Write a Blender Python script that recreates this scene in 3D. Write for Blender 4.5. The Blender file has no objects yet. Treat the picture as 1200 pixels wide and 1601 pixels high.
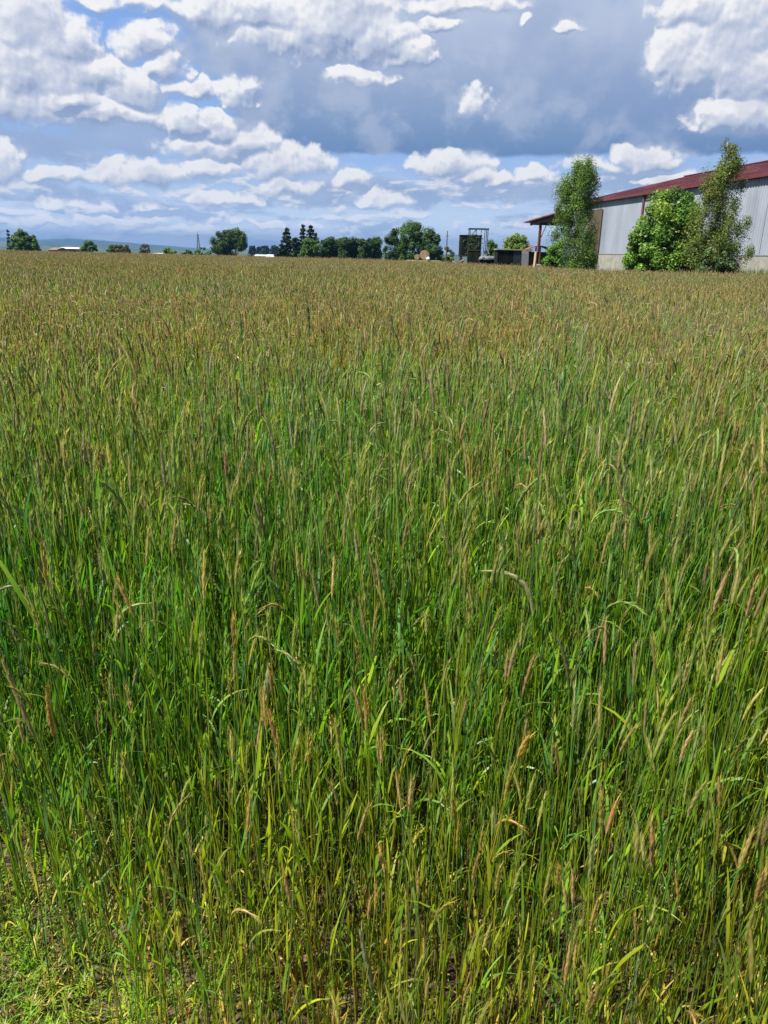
import bpy, bmesh, math, random
import numpy as np
from mathutils import Vector, Matrix, Euler

SC = bpy.context.scene
COL = SC.collection
rad = math.radians

# ------------------------------------------------------------ camera
EYE = 1.70
FPX = 1156.0                       # focal length in pixels of the 1200x1601 photograph
PITCH, ROLL = rad(19.3), rad(1.2)
cam_data = bpy.data.cameras.new("camera")
cam_data.sensor_fit = 'VERTICAL'
cam_data.sensor_height = 36.0
cam_data.lens = 36.0 * FPX / 1601.0
cam_data.clip_start = 0.05
cam_data.clip_end = 40000.0
cam = bpy.data.objects.new("camera", cam_data)
COL.objects.link(cam)
cam.matrix_world = (Matrix.Translation((0, 0, EYE)) @ Matrix.Rotation(rad(90) - PITCH, 4, 'X')
                    @ Matrix.Rotation(ROLL, 4, 'Z'))
SC.camera = cam

def ray(px, py):
    """horizontal right, forward, up components of the view direction through a photo pixel"""
    x, y = px - 600.0, 800.5 - py
    c, s = math.cos(ROLL), math.sin(ROLL)
    xr, yr = x * c - y * s, x * s + y * c
    return (xr, FPX * math.cos(PITCH) + yr * math.sin(PITCH), -FPX * math.sin(PITCH) + yr * math.cos(PITCH))
def azel(px, py):
    x, y, z = ray(px, py)
    return math.degrees(math.atan2(x, y)), math.degrees(math.atan2(z, math.hypot(x, y)))
def at(px, py, Y):
    """world point seen at a photo pixel at forward distance Y"""
    x, y, z = ray(px, py)
    return Vector((x / y * Y, Y, EYE + z / y * Y))

SC.render.engine = 'CYCLES'
SC.view_settings.view_transform = 'Standard'
SC.view_settings.look = 'None'
SC.view_settings.gamma = 1.0
EXPOSURE = 1.65
SC.view_settings.exposure = EXPOSURE
cy = SC.cycles
cy.use_denoising = True
cy.max_bounces = 8
cy.diffuse_bounces = 5
cy.glossy_bounces = 2
cy.transmission_bounces = 4
cy.transparent_max_bounces = 6
cy.volume_bounces = 0
cy.sample_clamp_indirect = 10.0
cy.caustics_reflective = False
cy.caustics_refractive = False

# ------------------------------------------------------------ sun
SUN_EL, SUN_AZ = rad(58), rad(-112)          # azimuth: negative = left of the view axis
sun_data = bpy.data.lights.new("sun", 'SUN')
sun_data.energy = 5.0
sun_data.angle = rad(0.55)
sun_data.color = (1.0, 0.95, 0.86)
sun = bpy.data.objects.new("sun", sun_data)
COL.objects.link(sun)
sd = Vector((math.sin(SUN_AZ) * math.cos(SUN_EL), math.cos(SUN_AZ) * math.cos(SUN_EL), math.sin(SUN_EL)))
sun.rotation_euler = sd.to_track_quat('Z', 'Y').to_euler()

# ------------------------------------------------------------ node helper
def lin(r, g, b):
    f = lambda c: ((c / 255.0 + 0.055) / 1.055) ** 2.4 if c / 255.0 > 0.04045 else c / 255.0 / 12.92
    return (f(r), f(g), f(b), 1.0)
class NT:
    def __init__(s, tree): s.t = tree
    def node(s, kind, ins=None, **props):
        n = s.t.nodes.new(kind)
        for k, v in props.items(): setattr(n, k, v)
        for k, v in (ins or {}).items(): s.put(n.inputs[k], v)
        return n
    def put(s, sock, v):
        if hasattr(v, 'is_output') or isinstance(v, bpy.types.NodeSocket): s.t.links.new(v, sock)
        else: sock.default_value = v
    def m(s, op, a, b=None, c=None, clamp=False):
        n = s.t.nodes.new('ShaderNodeMath'); n.operation = op; n.use_clamp = clamp
        for i, v in enumerate((a, b, c)):
            if v is not None: s.put(n.inputs[i], v)
        return n.outputs[0]
    def v(s, op, a, b=None, sc=None):
        n = s.t.nodes.new('ShaderNodeVectorMath'); n.operation = op
        s.put(n.inputs[0], a)
        if b is not None: s.put(n.inputs[1], b)
        if sc is not None: s.put(n.inputs['Scale'], sc)
        return n.outputs['Value'] if op in ('DOT_PRODUCT', 'LENGTH', 'DISTANCE') else n.outputs[0]
    def ramp(s, x, a, b, c=0.0, d=1.0, kind='SMOOTHSTEP'):
        n = s.t.nodes.new('ShaderNodeMapRange'); n.interpolation_type = kind
        for i, v in enumerate((x, a, b, c, d)): s.put(n.inputs[i], v)
        return n.outputs[0]
    def mix(s, f, a, b, mode='MIX'):
        n = s.t.nodes.new('ShaderNodeMix'); n.data_type = 'RGBA'; n.blend_type = mode
        s.put(n.inputs[0], f); s.put(n.inputs[6], a); s.put(n.inputs[7], b)
        return n.outputs[2]
    def noise(s, vec, scale, detail=3.0, rough=0.5, lac=2.0, dist=0.0, dims='3D', out='Fac', typ=None):
        n = s.t.nodes.new('ShaderNodeTexNoise'); n.noise_dimensions = dims
        if vec is not None: s.t.links.new(vec, n.inputs['Vector'])
        n.inputs['Scale'].default_value = scale; n.inputs['Detail'].default_value = detail
        n.inputs['Roughness'].default_value = rough; n.inputs['Lacunarity'].default_value = lac
        n.inputs['Distortion'].default_value = dist
        return n.outputs[out]

# ------------------------------------------------------------ sky (world)
world = bpy.data.worlds.new("World")
SC.world = world
world.use_nodes = True
world.cycles.sampling_method = 'NONE'
wt = world.node_tree
wt.nodes.clear()
W = NT(wt)
SKY_STRENGTH = 0.10

# cumulus heaps and grey banks: photo pixel centre, half width, half height, weight
CUMULUS = [
    (30, 50, 75, 52, 1.0), (95, 78, 50, 38, 1.0), (60, 120, 95, 60, 1.0), (150, 122, 55, 32, 1.0), (205, 150, 42, 36, 1.0),
    (20, 165, 60, 40, 1.0), (178, 182, 68, 17, 1.1), (105, 160, 60, 20, 1.1),
    (235, 70, 46, 26, .9), (262, 105, 28, 28, .9), (302, 144, 34, 15, .9), (368, 150, 28, 22, .95), (225, 10, 75, 12, .7),
    (330, 20, 50, 26, .75), (430, 28, 62, 30, .95), (455, 62, 70, 30, .85), (530, 48, 92, 54, 1.15), (590, 66, 60, 36, 1.15), (636, 84, 32, 30, 1.1), (562, 122, 52, 16, 1.0),
    (680, 36, 30, 13, 1.0), (895, 42, 15, 8, .8), (820, 30, 9, 8, .7), (740, 168, 34, 20, .42), (700, 8, 100, 12, .6),
    (1090, 95, 58, 52, .95), (1165, 60, 60, 80, .9), (1160, 190, 62, 30, 1.05), (1210, 120, 60, 60, .9), (1090, 20, 55, 30, .75),
    (292, 196, 22, 26, .95), (340, 208, 40, 26, 1.0), (378, 226, 52, 24, .85), (330, 236, 60, 18, .7),
    (75, 278, 50, 13, 1.0), (225, 276, 60, 20, 1.0), (322, 270, 44, 20, .95), (350, 314, 44, 13, .95), (440, 262, 62, 28, .8), (455, 296, 40, 18, .7),
    (548, 286, 28, 19, 1.0), (576, 320, 20, 9, .8), (6, 270, 22, 34, .9), (110, 322, 42, 10, .55), (235, 324, 22, 10, .7),
    (700, 262, 58, 22, .95), (738, 282, 30, 18, .9), (776, 290, 30, 13, .95), (838, 284, 31, 17, 1.15),
    (1020, 252, 48, 19, 1.0), (1052, 280, 44, 9, .8), (600, 316, 40, 16, .7), (940, 262, 40, 12, .5),
    (60, 348, 70, 7, .55), (190, 345, 60, 8, .55), (280, 362, 60, 6, .5), (420, 352, 60, 6, .5),
]
BANKS = [  # the broad grey-blue banks, flat underneath
    (800, 150, 430, 150, 1.0), (1080, 160, 300, 160, 1.0), (520, 165, 135, 90, 1.0), (470, 60, 150, 110, .8), (700, 40, 300, 120, .9),
]
SMALLBANKS = [
    (200, 205, 90, 40, 1.0), (120, 150, 110, 60, .9), (30, 232, 120, 30, .75), (60, 305, 120, 16, .6), (700, 305, 190, 26, .7), (200, 330, 150, 14, .6),
    (480, 310, 120, 22, .6), (1000, 290, 160, 22, .6), (340, 60, 60, 70, .8), (400, 240, 110, 40, .6),
]
DEG_PX = 57.3 / 1225.0

def group_in_out(name, outs):
    g = bpy.data.node_groups.new(name, 'ShaderNodeTree')
    g.interface.new_socket('P', in_out='INPUT', socket_type='NodeSocketVector')
    for o in outs: g.interface.new_socket(o, in_out='OUTPUT', socket_type='NodeSocketFloat')
    gi = g.nodes.new('NodeGroupInput'); go = g.nodes.new('NodeGroupOutput')
    return g, NT(g), gi.outputs[0], go
def heaps(G, p, lst, flat=1.6, grow=1.0):
    acc = None
    su = G.node('ShaderNodeSeparateXYZ', {0: p})
    for (px, py, rx, ry, w) in lst:
        a, e = azel(px, py)
        sx, sy = 1 / (rx * grow * DEG_PX), 1 / (ry * grow * DEG_PX)
        # z carries the running result, so that the nodes are evaluated one heap after the other
        vec = p if acc is None else G.node('ShaderNodeCombineXYZ', {0: su.outputs[0], 1: su.outputs[1], 2: acc}).outputs[0]
        mad = G.node('ShaderNodeVectorMath', {0: vec, 1: (sx, sy, 0), 2: (-a * sx, -e * sy, 0)}, operation='MULTIPLY_ADD')
        sep = G.node('ShaderNodeSeparateXYZ', {0: mad.outputs[0]})
        y = G.m('MAXIMUM', sep.outputs[1], G.m('MULTIPLY', sep.outputs[1], -flat))
        r2 = G.m('MULTIPLY_ADD', sep.outputs[0], sep.outputs[0], G.m('MULTIPLY', y, y))
        d = G.m('MULTIPLY_ADD', r2, -w * .8, w)
        acc = d if acc is None else G.m('SMOOTH_MAX', acc, d, .12)
    return acc
# height field of the cumulus
gC, G, P, go = group_in_out('cumulus_field', ['H', 'D'])
w1 = G.v('SUBTRACT', G.noise(P, .22, 2, .5, dims='2D', out='Color'), (.5, .5, .5))
w2 = G.v('SUBTRACT', G.noise(P, .7, 3, .5, dims='2D', out='Color'), (.5, .5, .5))
p1 = G.v('ADD', P, G.v('ADD', G.v('MULTIPLY', w1, (1.8, 1.1, 0)), G.v('MULTIPLY', w2, (1.3, .9, 0))))
D = heaps(G, p1, CUMULUS, grow=1.14)
pv = G.v('ADD', P, G.v('MULTIPLY', w2, (.9, .8, 0)))
vo = G.node('ShaderNodeTexVoronoi', {'Vector': pv, 'Scale': .40, 'Detail': 2.0, 'Roughness': .42, 'Lacunarity': 2.4, 'Smoothness': .5},
            voronoi_dimensions='2D', feature='SMOOTH_F1', normalize=True).outputs['Distance']
fb = G.noise(P, .6, 4, .45, dims='2D')
H = G.m('ADD', D, G.m('MULTIPLY_ADD', vo, -2.1, .70))
H = G.m('ADD', H, G.m('MULTIPLY_ADD', fb, .8, -.40))
G.put(go.inputs[0], H); G.put(go.inputs[1], D)

tc = W.node('ShaderNodeTexCoord').outputs['Generated']
sp = W.node('ShaderNodeSeparateXYZ', {0: W.v('NORMALIZE', tc)})
az = W.m('MULTIPLY', W.m('ARCTAN2', sp.outputs[0], sp.outputs[1]), 57.29578)
el = W.m('MULTIPLY', W.m('ARCSINE', sp.outputs[2]), 57.29578)
P = W.node('ShaderNodeCombineXYZ', {0: az, 1: el, 2: 0.0}).outputs[0]

sky = W.node('ShaderNodeTexSky', sky_type='NISHITA', sun_disc=False, sun_elevation=SUN_EL, sun_rotation=SUN_AZ)
S = 1.0 / SKY_STRENGTH / 2 ** EXPOSURE
def C(r, g, b, k=1.0):
    c = lin(r, g, b); return (c[0] * S * k, c[1] * S * k, c[2] * S * k, 1)
# clear air: the physical sky, deepened with the blue measured between the clouds
clear = W.mix(W.ramp(el, 0, 8), C(200, 218, 244), C(118, 158, 222))
clear = W.mix(W.ramp(el, 8, 26), clear, C(92, 140, 214))
base = W.mix(.15, clear, sky.outputs[0])
# thin veil and low streaks
fs = W.noise(W.v('MULTIPLY', P, (.09, .62, 0)), 1.0, 7, .6, dims='2D')
veil = W.m('MULTIPLY', W.ramp(fs, .42, .72), W.ramp(el, 9, 1, .15, .75))
base = W.mix(veil, base, C(214, 222, 238))
fs2 = W.noise(W.v('MULTIPLY', W.v('ADD', P, (37, 11, 0)), (.16, .9, 0)), 1.0, 6, .62, dims='2D')
base = W.mix(W.m('MULTIPLY', W.ramp(fs2, .5, .68), W.ramp(el, 7.5, 2, 0, .65)), base, C(150, 172, 208))

# grey banks
wb = W.v('SUBTRACT', W.noise(P, .3, 6, .6, dims='2D', out='Color'), (.5, .5, .5))
pb = W.v('ADD', P, W.v('MULTIPLY', wb, (3.2, .9, 0)))
fbm = W.noise(W.v('MULTIPLY', P, (.8, 1.0, 0)), .35, 7, .58, dims='2D')
small = heaps(W, W.v('ADD', P, W.v('MULTIPLY', wb, (3.0, 2.0, 0))), SMALLBANKS)
small = W.m('ADD', small, W.m('MULTIPLY_ADD', fbm, 1.2, -.6))
base = W.mix(W.m('MULTIPLY', W.ramp(small, .0, .45), .8), base, W.mix(fbm, C(134, 160, 202), C(186, 200, 225)))
bank = heaps(W, pb, BANKS, flat=1.0)
bank = W.m('ADD', bank, W.m('MULTIPLY_ADD', fbm, 1.6, -.8))
edge = W.m('ADD', el, W.m('MULTIPLY', W.node('ShaderNodeSeparateXYZ', {0: wb}).outputs[1], .9))
flatbase = W.ramp(edge, 6.35, 6.75)
amask = W.m('MULTIPLY', W.ramp(bank, -.05, .5), flatbase)
depth = W.ramp(edge, 6.4, 14.5, kind='LINEAR')
bcol = W.mix(depth, C(108, 142, 188), C(186, 199, 224))
bcol = W.mix(W.ramp(fbm, .4, .68, 0, .5), bcol, C(196, 206, 226))
bcol = W.mix(W.m('MULTIPLY', W.ramp(W.noise(P, .14, 3, .5, dims='2D'), .5, .7), .35), bcol, C(132, 156, 200))
base = W.mix(amask, base, bcol)

# cumulus, shaded by the slope of their own height field towards the sun
def field(off):
    n = W.node('ShaderNodeGroup', node_tree=gC)
    W.put(n.inputs[0], W.v('ADD', P, off) if off else P)
    return n.outputs[0], n.outputs[1]
h0, d0 = field(None); h1, d1 = field((-.17, .30, 0))
sl = W.m('SUBTRACT', h0, h1)
slD = W.m('SUBTRACT', d0, d1)
fine = W.noise(P, 2.2, 5, .65, dims='2D')
lit0 = W.m('MULTIPLY_ADD', slD, 1.9, W.m('MULTIPLY', sl, 1.0))
soft = W.ramp(lit0, -.5, .2)                     # undersides melt into the grey behind them, tops stay crisp
cov = W.ramp(W.m('ADD', h0, W.m('MULTIPLY_ADD', fine, .45, -.25)), -.02, W.m('MULTIPLY_ADD', soft, -.55, 1.0))
core = W.ramp(h0, .3, 1.5)
lit = W.ramp(W.m('ADD', lit0, W.m('MULTIPLY', core, -.25)), -.9, .46, kind='LINEAR')
halo = W.m('MULTIPLY', W.ramp(W.m('MULTIPLY_ADD', fbm, .9, W.m('ADD', d0, -.45)), -.35, .7), .5)
base = W.mix(W.m('MULTIPLY', halo, W.ramp(el, -1, 4, .5, 1)), base, W.mix(W.ramp(slD, -.3, .3), C(168, 184, 216), C(222, 228, 240)))
low = W.ramp(el, 1, 9)
cs = W.mix(low, C(176, 196, 224), C(146, 164, 198))
cm = W.mix(low, C(218, 225, 238), C(200, 208, 226))
ccol = W.mix(W.ramp(lit, .05, .55), cs, cm)
ccol = W.mix(W.ramp(lit, .45, .95), ccol, C(253, 252, 252))
ccol = W.mix(W.m('MULTIPLY', W.ramp(fbm, .5, .68), W.ramp(h0, .2, .9, 0, .34)), ccol, C(176, 188, 214))
ccol = W.mix(W.m('MULTIPLY', W.ramp(fbm, .46, .34), W.ramp(h0, .5, 1.2, 0, .3)), ccol, C(150, 166, 202))
vis = W.m('MULTIPLY', cov, W.ramp(el, -1, 4, .4, .97))
# many faint small heaps low over the horizon
def lows(off):
    q = W.v('ADD', P, off) if off else P
    q = W.v('MULTIPLY', q, (.30, .85, 0))
    return W.noise(q, 1.0, 6, .55, dims='2D', dist=.15)
l0 = lows((11, 3, 0)); l1 = lows((10.85, 3.3, 0))
lcov = W.m('MULTIPLY', W.ramp(l0, .49, .62), W.m('MULTIPLY', W.ramp(el, 6.2, 4.5), W.ramp(el, .0, 2.0, .25, .9)))
lsh = W.ramp(W.m('SUBTRACT', l0, l1), -.06, .10)
base = W.mix(lcov, base, W.mix(lsh, C(186, 203, 232), C(240, 242, 247)))
full = W.mix(vis, base, ccol)

# behind, beside and above the placed clouds the same kind of broken cloud goes on as plain noise
dn = W.v('NORMALIZE', tc)
far = W.noise(dn, 3.0, 4, .6)
other = W.mix(W.ramp(el, 0, 30), C(176, 200, 236), C(92, 134, 210))
other = W.mix(.22, other, sky.outputs[0])
other = W.mix(W.ramp(far, .42, .6), other, W.mix(W.ramp(far, .5, .75), C(225, 230, 240), C(150, 165, 195)))
below = W.ramp(el, -1.2, -.2)
other = W.mix(below, C(120, 128, 90, .5), other)
full = W.mix(below, C(120, 128, 90, .5), full)
outside = W.m('MAXIMUM', W.m('MAXIMUM', W.ramp(W.m('ABSOLUTE', az), 32, 40), W.ramp(el, 17, 22)), W.ramp(el, -1.2, -1.6))
# extra brightness put into the low sky colour, offsetting the haze box's darkening
full = W.v('SCALE', full, sc=W.ramp(el, 0, 4.5, 1.45, 1.0))
bg1 = W.node('ShaderNodeBackground', {0: full, 1: SKY_STRENGTH})
bg2 = W.node('ShaderNodeBackground', {0: other, 1: SKY_STRENGTH})
ms = W.node('ShaderNodeMixShader', {0: outside, 1: bg1.outputs[0], 2: bg2.outputs[0]})
wo = W.node('ShaderNodeOutputWorld', {0: ms.outputs[0]})

# ------------------------------------------------------------ haze: even air over the whole place
def smooth(a, b, x):
    t = np.clip((x - a) / (b - a), 0, 1); return t * t * (3 - 2 * t)

# ------------------------------------------------------------ mesh helpers
def link(o, parent=None):
    COL.objects.link(o)
    if parent is not None: o.parent = parent
    return o
def tag(o, label=None, cat=None, group=None, kind=None):
    if label: o['label'] = label
    if cat: o['category'] = cat
    if group: o['group'] = group
    if kind: o['kind'] = kind
    return o
def np_obj(name, V, F, mat, C=None, parent=None, smooth_=False):
    V = np.asarray(V, dtype=np.float32); F = np.asarray(F, dtype=np.int32)
    me = bpy.data.meshes.new(name)
    k = F.shape[1]
    me.vertices.add(len(V)); me.vertices.foreach_set('co', V.ravel())
    me.loops.add(F.size); me.loops.foreach_set('vertex_index', F.ravel())
    me.polygons.add(len(F)); me.polygons.foreach_set('loop_start', np.arange(0, F.size, k, dtype=np.int32))
    if smooth_: me.polygons.foreach_set('use_smooth', np.ones(len(F), dtype=bool))
    if C is not None:
        at_ = me.color_attributes.new('Col', 'FLOAT_COLOR', 'POINT')
        C4 = np.ones((len(V), 4), dtype=np.float32); C4[:, :3] = C
        at_.data.foreach_set('color', C4.ravel())
    me.update(calc_edges=True)
    me.materials.append(mat)
    return link(bpy.data.objects.new(name, me), parent)
class MB:
    """collects boxes, tubes and sheets for ONE mesh object"""
    def __init__(s): s.v = []; s.f = []
    def quad(s, *p):
        n = len(s.v); s.v += [tuple(q) for q in p]; s.f.append(tuple(range(n, n + len(p))))
    def hexa(s, b, t):
        n = len(s.v); s.v += [tuple(q) for q in b] + [tuple(q) for q in t]
        s.f += [(n+3, n+2, n+1, n), (n+4, n+5, n+6, n+7)] + [(n+i, n+(i+1) % 4, n+4+(i+1) % 4, n+4+i) for i in range(4)]
    def box(s, x0, x1, y0, y1, z0, z1, M=None):
        b = [(x0, y0, z0), (x1, y0, z0), (x1, y1, z0), (x0, y1, z0)]; t = [(x, y, z1) for x, y, _ in b]
        if M is not None: b = [M @ Vector(p) for p in b]; t = [M @ Vector(p) for p in t]
        s.hexa(b, t)
    def tube(s, pts, radii, n=8, cap=True):
        pts = [Vector(p) for p in pts]; base = len(s.v); k = len(pts)
        for i, p in enumerate(pts):
            d = (pts[min(i+1, k-1)] - pts[max(i-1, 0)]).normalized()
            a = d.cross(Vector((0, 0, 1)) if abs(d.z) < .95 else Vector((1, 0, 0))).normalized(); b = d.cross(a)
            r = radii[i] if hasattr(radii, '__len__') else radii
            for j in range(n):
                t = 2 * math.pi * j / n
                s.v.append(tuple(p + a * (math.cos(t) * r) + b * (math.sin(t) * r)))
        for i in range(k - 1):
            for j in range(n):
                j2 = (j + 1) % n
                s.f.append((base+i*n+j, base+i*n+j2, base+(i+1)*n+j2, base+(i+1)*n+j))
        if cap:
            s.f.append(tuple(base + j for j in reversed(range(n)))); s.f.append(tuple(base + (k-1)*n + j for j in range(n)))
    def build(s, name, mat, parent=None, smooth_=False):
        me = bpy.data.meshes.new(name); me.from_pydata(s.v, [], s.f); me.materials.append(mat)
        if smooth_:
            for p in me.polygons: p.use_smooth = True
        me.update()
        bm = bmesh.new(); bm.from_mesh(me); bmesh.ops.recalc_face_normals(bm, faces=bm.faces); bm.to_mesh(me); bm.free()
        return link(bpy.data.objects.new(name, me), parent)
def empty(name, loc, label=None, cat=None, group=None):
    o = bpy.data.objects.new(name, None); o.location = loc; o.empty_display_size = .2
    COL.objects.link(o); return tag(o, label, cat, group)

# ------------------------------------------------------------ materials
def new_mat(name):
    m = bpy.data.materials.new(name); m.use_nodes = True; m.node_tree.nodes.clear()
    return m, NT(m.node_tree)
def leaf_mat(name, trans=.35, rough=.45, spec=.35, gain=1.0, vary=.35, scale=9.0, tgain=(1.15, 1.3, .5)):
    m, N = new_mat(name)
    a = N.node('ShaderNodeAttribute', attribute_name='Col').outputs['Color']
    pos = N.node('ShaderNodeNewGeometry').outputs['Position']
    n = N.noise(pos, scale, 2, .5)
    c = N.v('SCALE', a, sc=N.ramp(n, .25, .75, gain * (1 - vary), gain * (1 + vary), 'LINEAR'))
    p = N.node('ShaderNodeBsdfPrincipled', {'Base Color': c, 'Roughness': rough, 'Specular IOR Level': spec})
    t = N.node('ShaderNodeBsdfTranslucent', {'Color': N.v('MULTIPLY', c, tgain)})
    mx = N.node('ShaderNodeMixShader', {0: trans, 1: p.outputs[0], 2: t.outputs[0]})
    N.node('ShaderNodeOutputMaterial', {0: mx.outputs[0]})
    return m
def surf(name, c1, c2, scale=3.0, rough=.7, detail=5, stretch=(1, 1, 1), bump=0.0, metal=0.0, spec=.3, coords='Object', c3=None, scale3=.6):
    m, N = new_mat(name)
    tcn = N.node('ShaderNodeTexCoord').outputs[coords]
    q = N.v('MULTIPLY', tcn, stretch)
    n = N.noise(q, scale, detail, .6)
    col = N.mix(N.ramp(n, .3, .7), (*c1, 1), (*c2, 1))
    if c3: col = N.mix(N.ramp(N.noise(q, scale3, 4, .6), .48, .66), col, (*c3, 1))
    p = N.node('ShaderNodeBsdfPrincipled', {'Base Color': col, 'Roughness': rough, 'Metallic': metal, 'Specular IOR Level': spec})
    if bump:
        b = N.node('ShaderNodeBump', {'Height': n, 'Strength': 1.0, 'Distance': bump})
        N.put(p.inputs['Normal'], b.outputs[0])
    N.node('ShaderNodeOutputMaterial', {0: p.outputs[0]})
    return m

M_rye = leaf_mat('rye', trans=.50, rough=.42, spec=.35, vary=.3, scale=2.2)
M_leaf = leaf_mat('foliage', trans=.32, rough=.6, spec=.2, gain=.74, scale=1.5)
M_bark = surf('bark', (.10, .075, .05), (.05, .035, .025), 6, .9, stretch=(1, 1, .25), bump=.02)
M_birch = surf('birch_bark', (.62, .58, .5), (.3, .27, .23), 3.5, .8, stretch=(1, 1, 2.2), c3=(.05, .04, .035), scale3=4)
M_soil = surf('soil', (.055, .036, .022), (.022, .014, .009), 14, .95, detail=8, bump=.012, c3=(.10, .07, .04), scale3=5)
M_meadow = surf('meadow', (.016, .032, .012), (.028, .044, .016), .03, .95, detail=8, c3=(.04, .046, .022), scale3=.006)

# ------------------------------------------------------------ ground, hills
def gz(x, y):
    d = np.hypot(x, y); return -8.0 * smooth(125, 420, d)
def make_ground():
    rr = np.concatenate([np.linspace(0, 120, 16), np.linspace(130, 440, 20), np.geomspace(480, 9000, 30)])
    ns = 96; V = [(0, 0, 0)]; F = []
    for r in rr[1:]:
        for j in range(ns):
            t = 2 * math.pi * j / ns; x, y = r * math.cos(t), r * math.sin(t)
            V.append((x, y, float(gz(x, y))))
    for j in range(ns): F.append((0, 1 + j, 1 + (j + 1) % ns))
    for i in range(len(rr) - 2):
        for j in range(ns):
            a = 1 + i * ns + j; b = 1 + i * ns + (j + 1) % ns
            F += [(a, a + ns, b + ns), (a, b + ns, b)]
    return tag(np_obj('ground', V, F, M_meadow, smooth_=True), kind='structure')
make_ground()
FIELD = [(-190, 75), (-50.2, 100.9), (-.54, 79.3), (5.1, 67.9), (9.6, 51.6), (11.8, 44.1), (20.1, 40.8), (38, 40)]
_az = np.array([math.atan2(x, y) for x, y in FIELD]); _rr = np.array([math.hypot(x, y) for x, y in FIELD])
def field_r(x, y): return np.interp(np.arctan2(x, y), _az, _rr)
EDGE_P, EDGE_D = np.array((-1.10, 1.49)), np.array((.47, -.35)) / math.hypot(.47, .35)
def edge_dist(x, y):      # signed distance into the field from its near edge
    return (x - EDGE_P[0]) * .35 / .586 + (y - EDGE_P[1]) * .47 / .586
rng = np.random.default_rng(7)

def make_soil():
    # fine clods near the camera, one coarse sheet under the rest of the crop
    nx, ny = 260, 220
    xs = np.linspace(-2.6, 2.6, nx); ys = np.linspace(.3, 4.3, ny)
    X, Y = np.meshgrid(xs, ys)
    Z = np.zeros_like(X)
    for s, a in ((.55, .010), (.2, .009), (.09, .008), (.045, .006)):
        k = rng.uniform(0, 6.28, (10,)); ang = rng.uniform(0, math.pi, 10)
        for q in range(10):
            Z += a / 3 * np.sin((X * math.cos(ang[q]) + Y * math.sin(ang[q])) * 6.28 / (s * rng.uniform(.7, 1.4)) + k[q])
    Z += rng.uniform(-.004, .004, Z.shape)
    Z = Z - Z.min() + .006
    V = np.stack([X.ravel(), Y.ravel(), Z.ravel()], 1)
    i = np.arange(ny - 1)[:, None] * nx + np.arange(nx - 1)[None]
    i = i.ravel(); F = np.stack([i, i + 1, i + nx + 1, i + nx], 1)
    o = np_obj('soil', V, F, M_soil); tag(o, kind='structure')
    ts = np.linspace(_az[0], _az[-1], 60)
    V = [(0, .3, .004)] + [(float(np.interp(t, _az, _rr)) * math.sin(t), float(np.interp(t, _az, _rr)) * math.cos(t), .004) for t in ts]
    F = [(0, k + 1, k) for k in range(1, 60)]
    tag(np_obj('field_soil', V, F, M_soil), kind='structure')
make_soil()

M_hill = surf('hill_woods', (.012, .026, .014), (.03, .05, .018), .004, .95, detail=6, c3=(.07, .08, .035), scale3=.0016)
def ridge(name, Y, prof, depth, seed):
    r = np.random.default_rng(seed); pxs = np.linspace(-900, 1900, 240)
    pr = np.interp(pxs, [p[0] for p in prof], [p[1] for p in prof])
    jit = np.convolve(r.normal(0, 1, 260), np.ones(9) / 9, 'same')[:240] * .5 + r.normal(0, .12, 240)
    top = [at(px, py - j, Y) for px, py, j in zip(pxs, pr, jit)]
    V = []; nr = 7
    for k, p in enumerate(top):
        for q in range(nr):
            t = q / (nr - 1); s = math.sin(t * math.pi) ** .8
            V.append((p.x * (1 + (t - .5) * depth / Y), Y + (t - .5) * depth, -9 + (p.z + 9) * s + (r.normal(0, 3) if 0 < q < nr - 1 and q != 3 else 0)))
    i = (np.arange(len(top) - 1)[:, None] * nr + np.arange(nr - 1)[None]).ravel()
    return tag(np_obj(name, V, np.stack([i, i + nr, i + nr + 1, i + 1], 1), M_hill, smooth_=True), kind='structure')
ridge('hills', 7200, [(-900, 366), (-100, 371), (0, 371), (60, 375), (110, 373), (165, 376), (230, 382), (300, 387.5), (360, 391), (500, 394), (800, 400), (1900, 419)], 1500, 3)
ridge('near_hills', 2800, [(-900, 369), (-60, 380), (0, 381), (90, 382.5), (140, 384), (230, 387), (300, 390), (420, 393.5), (1900, 421)], 800, 5)

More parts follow.
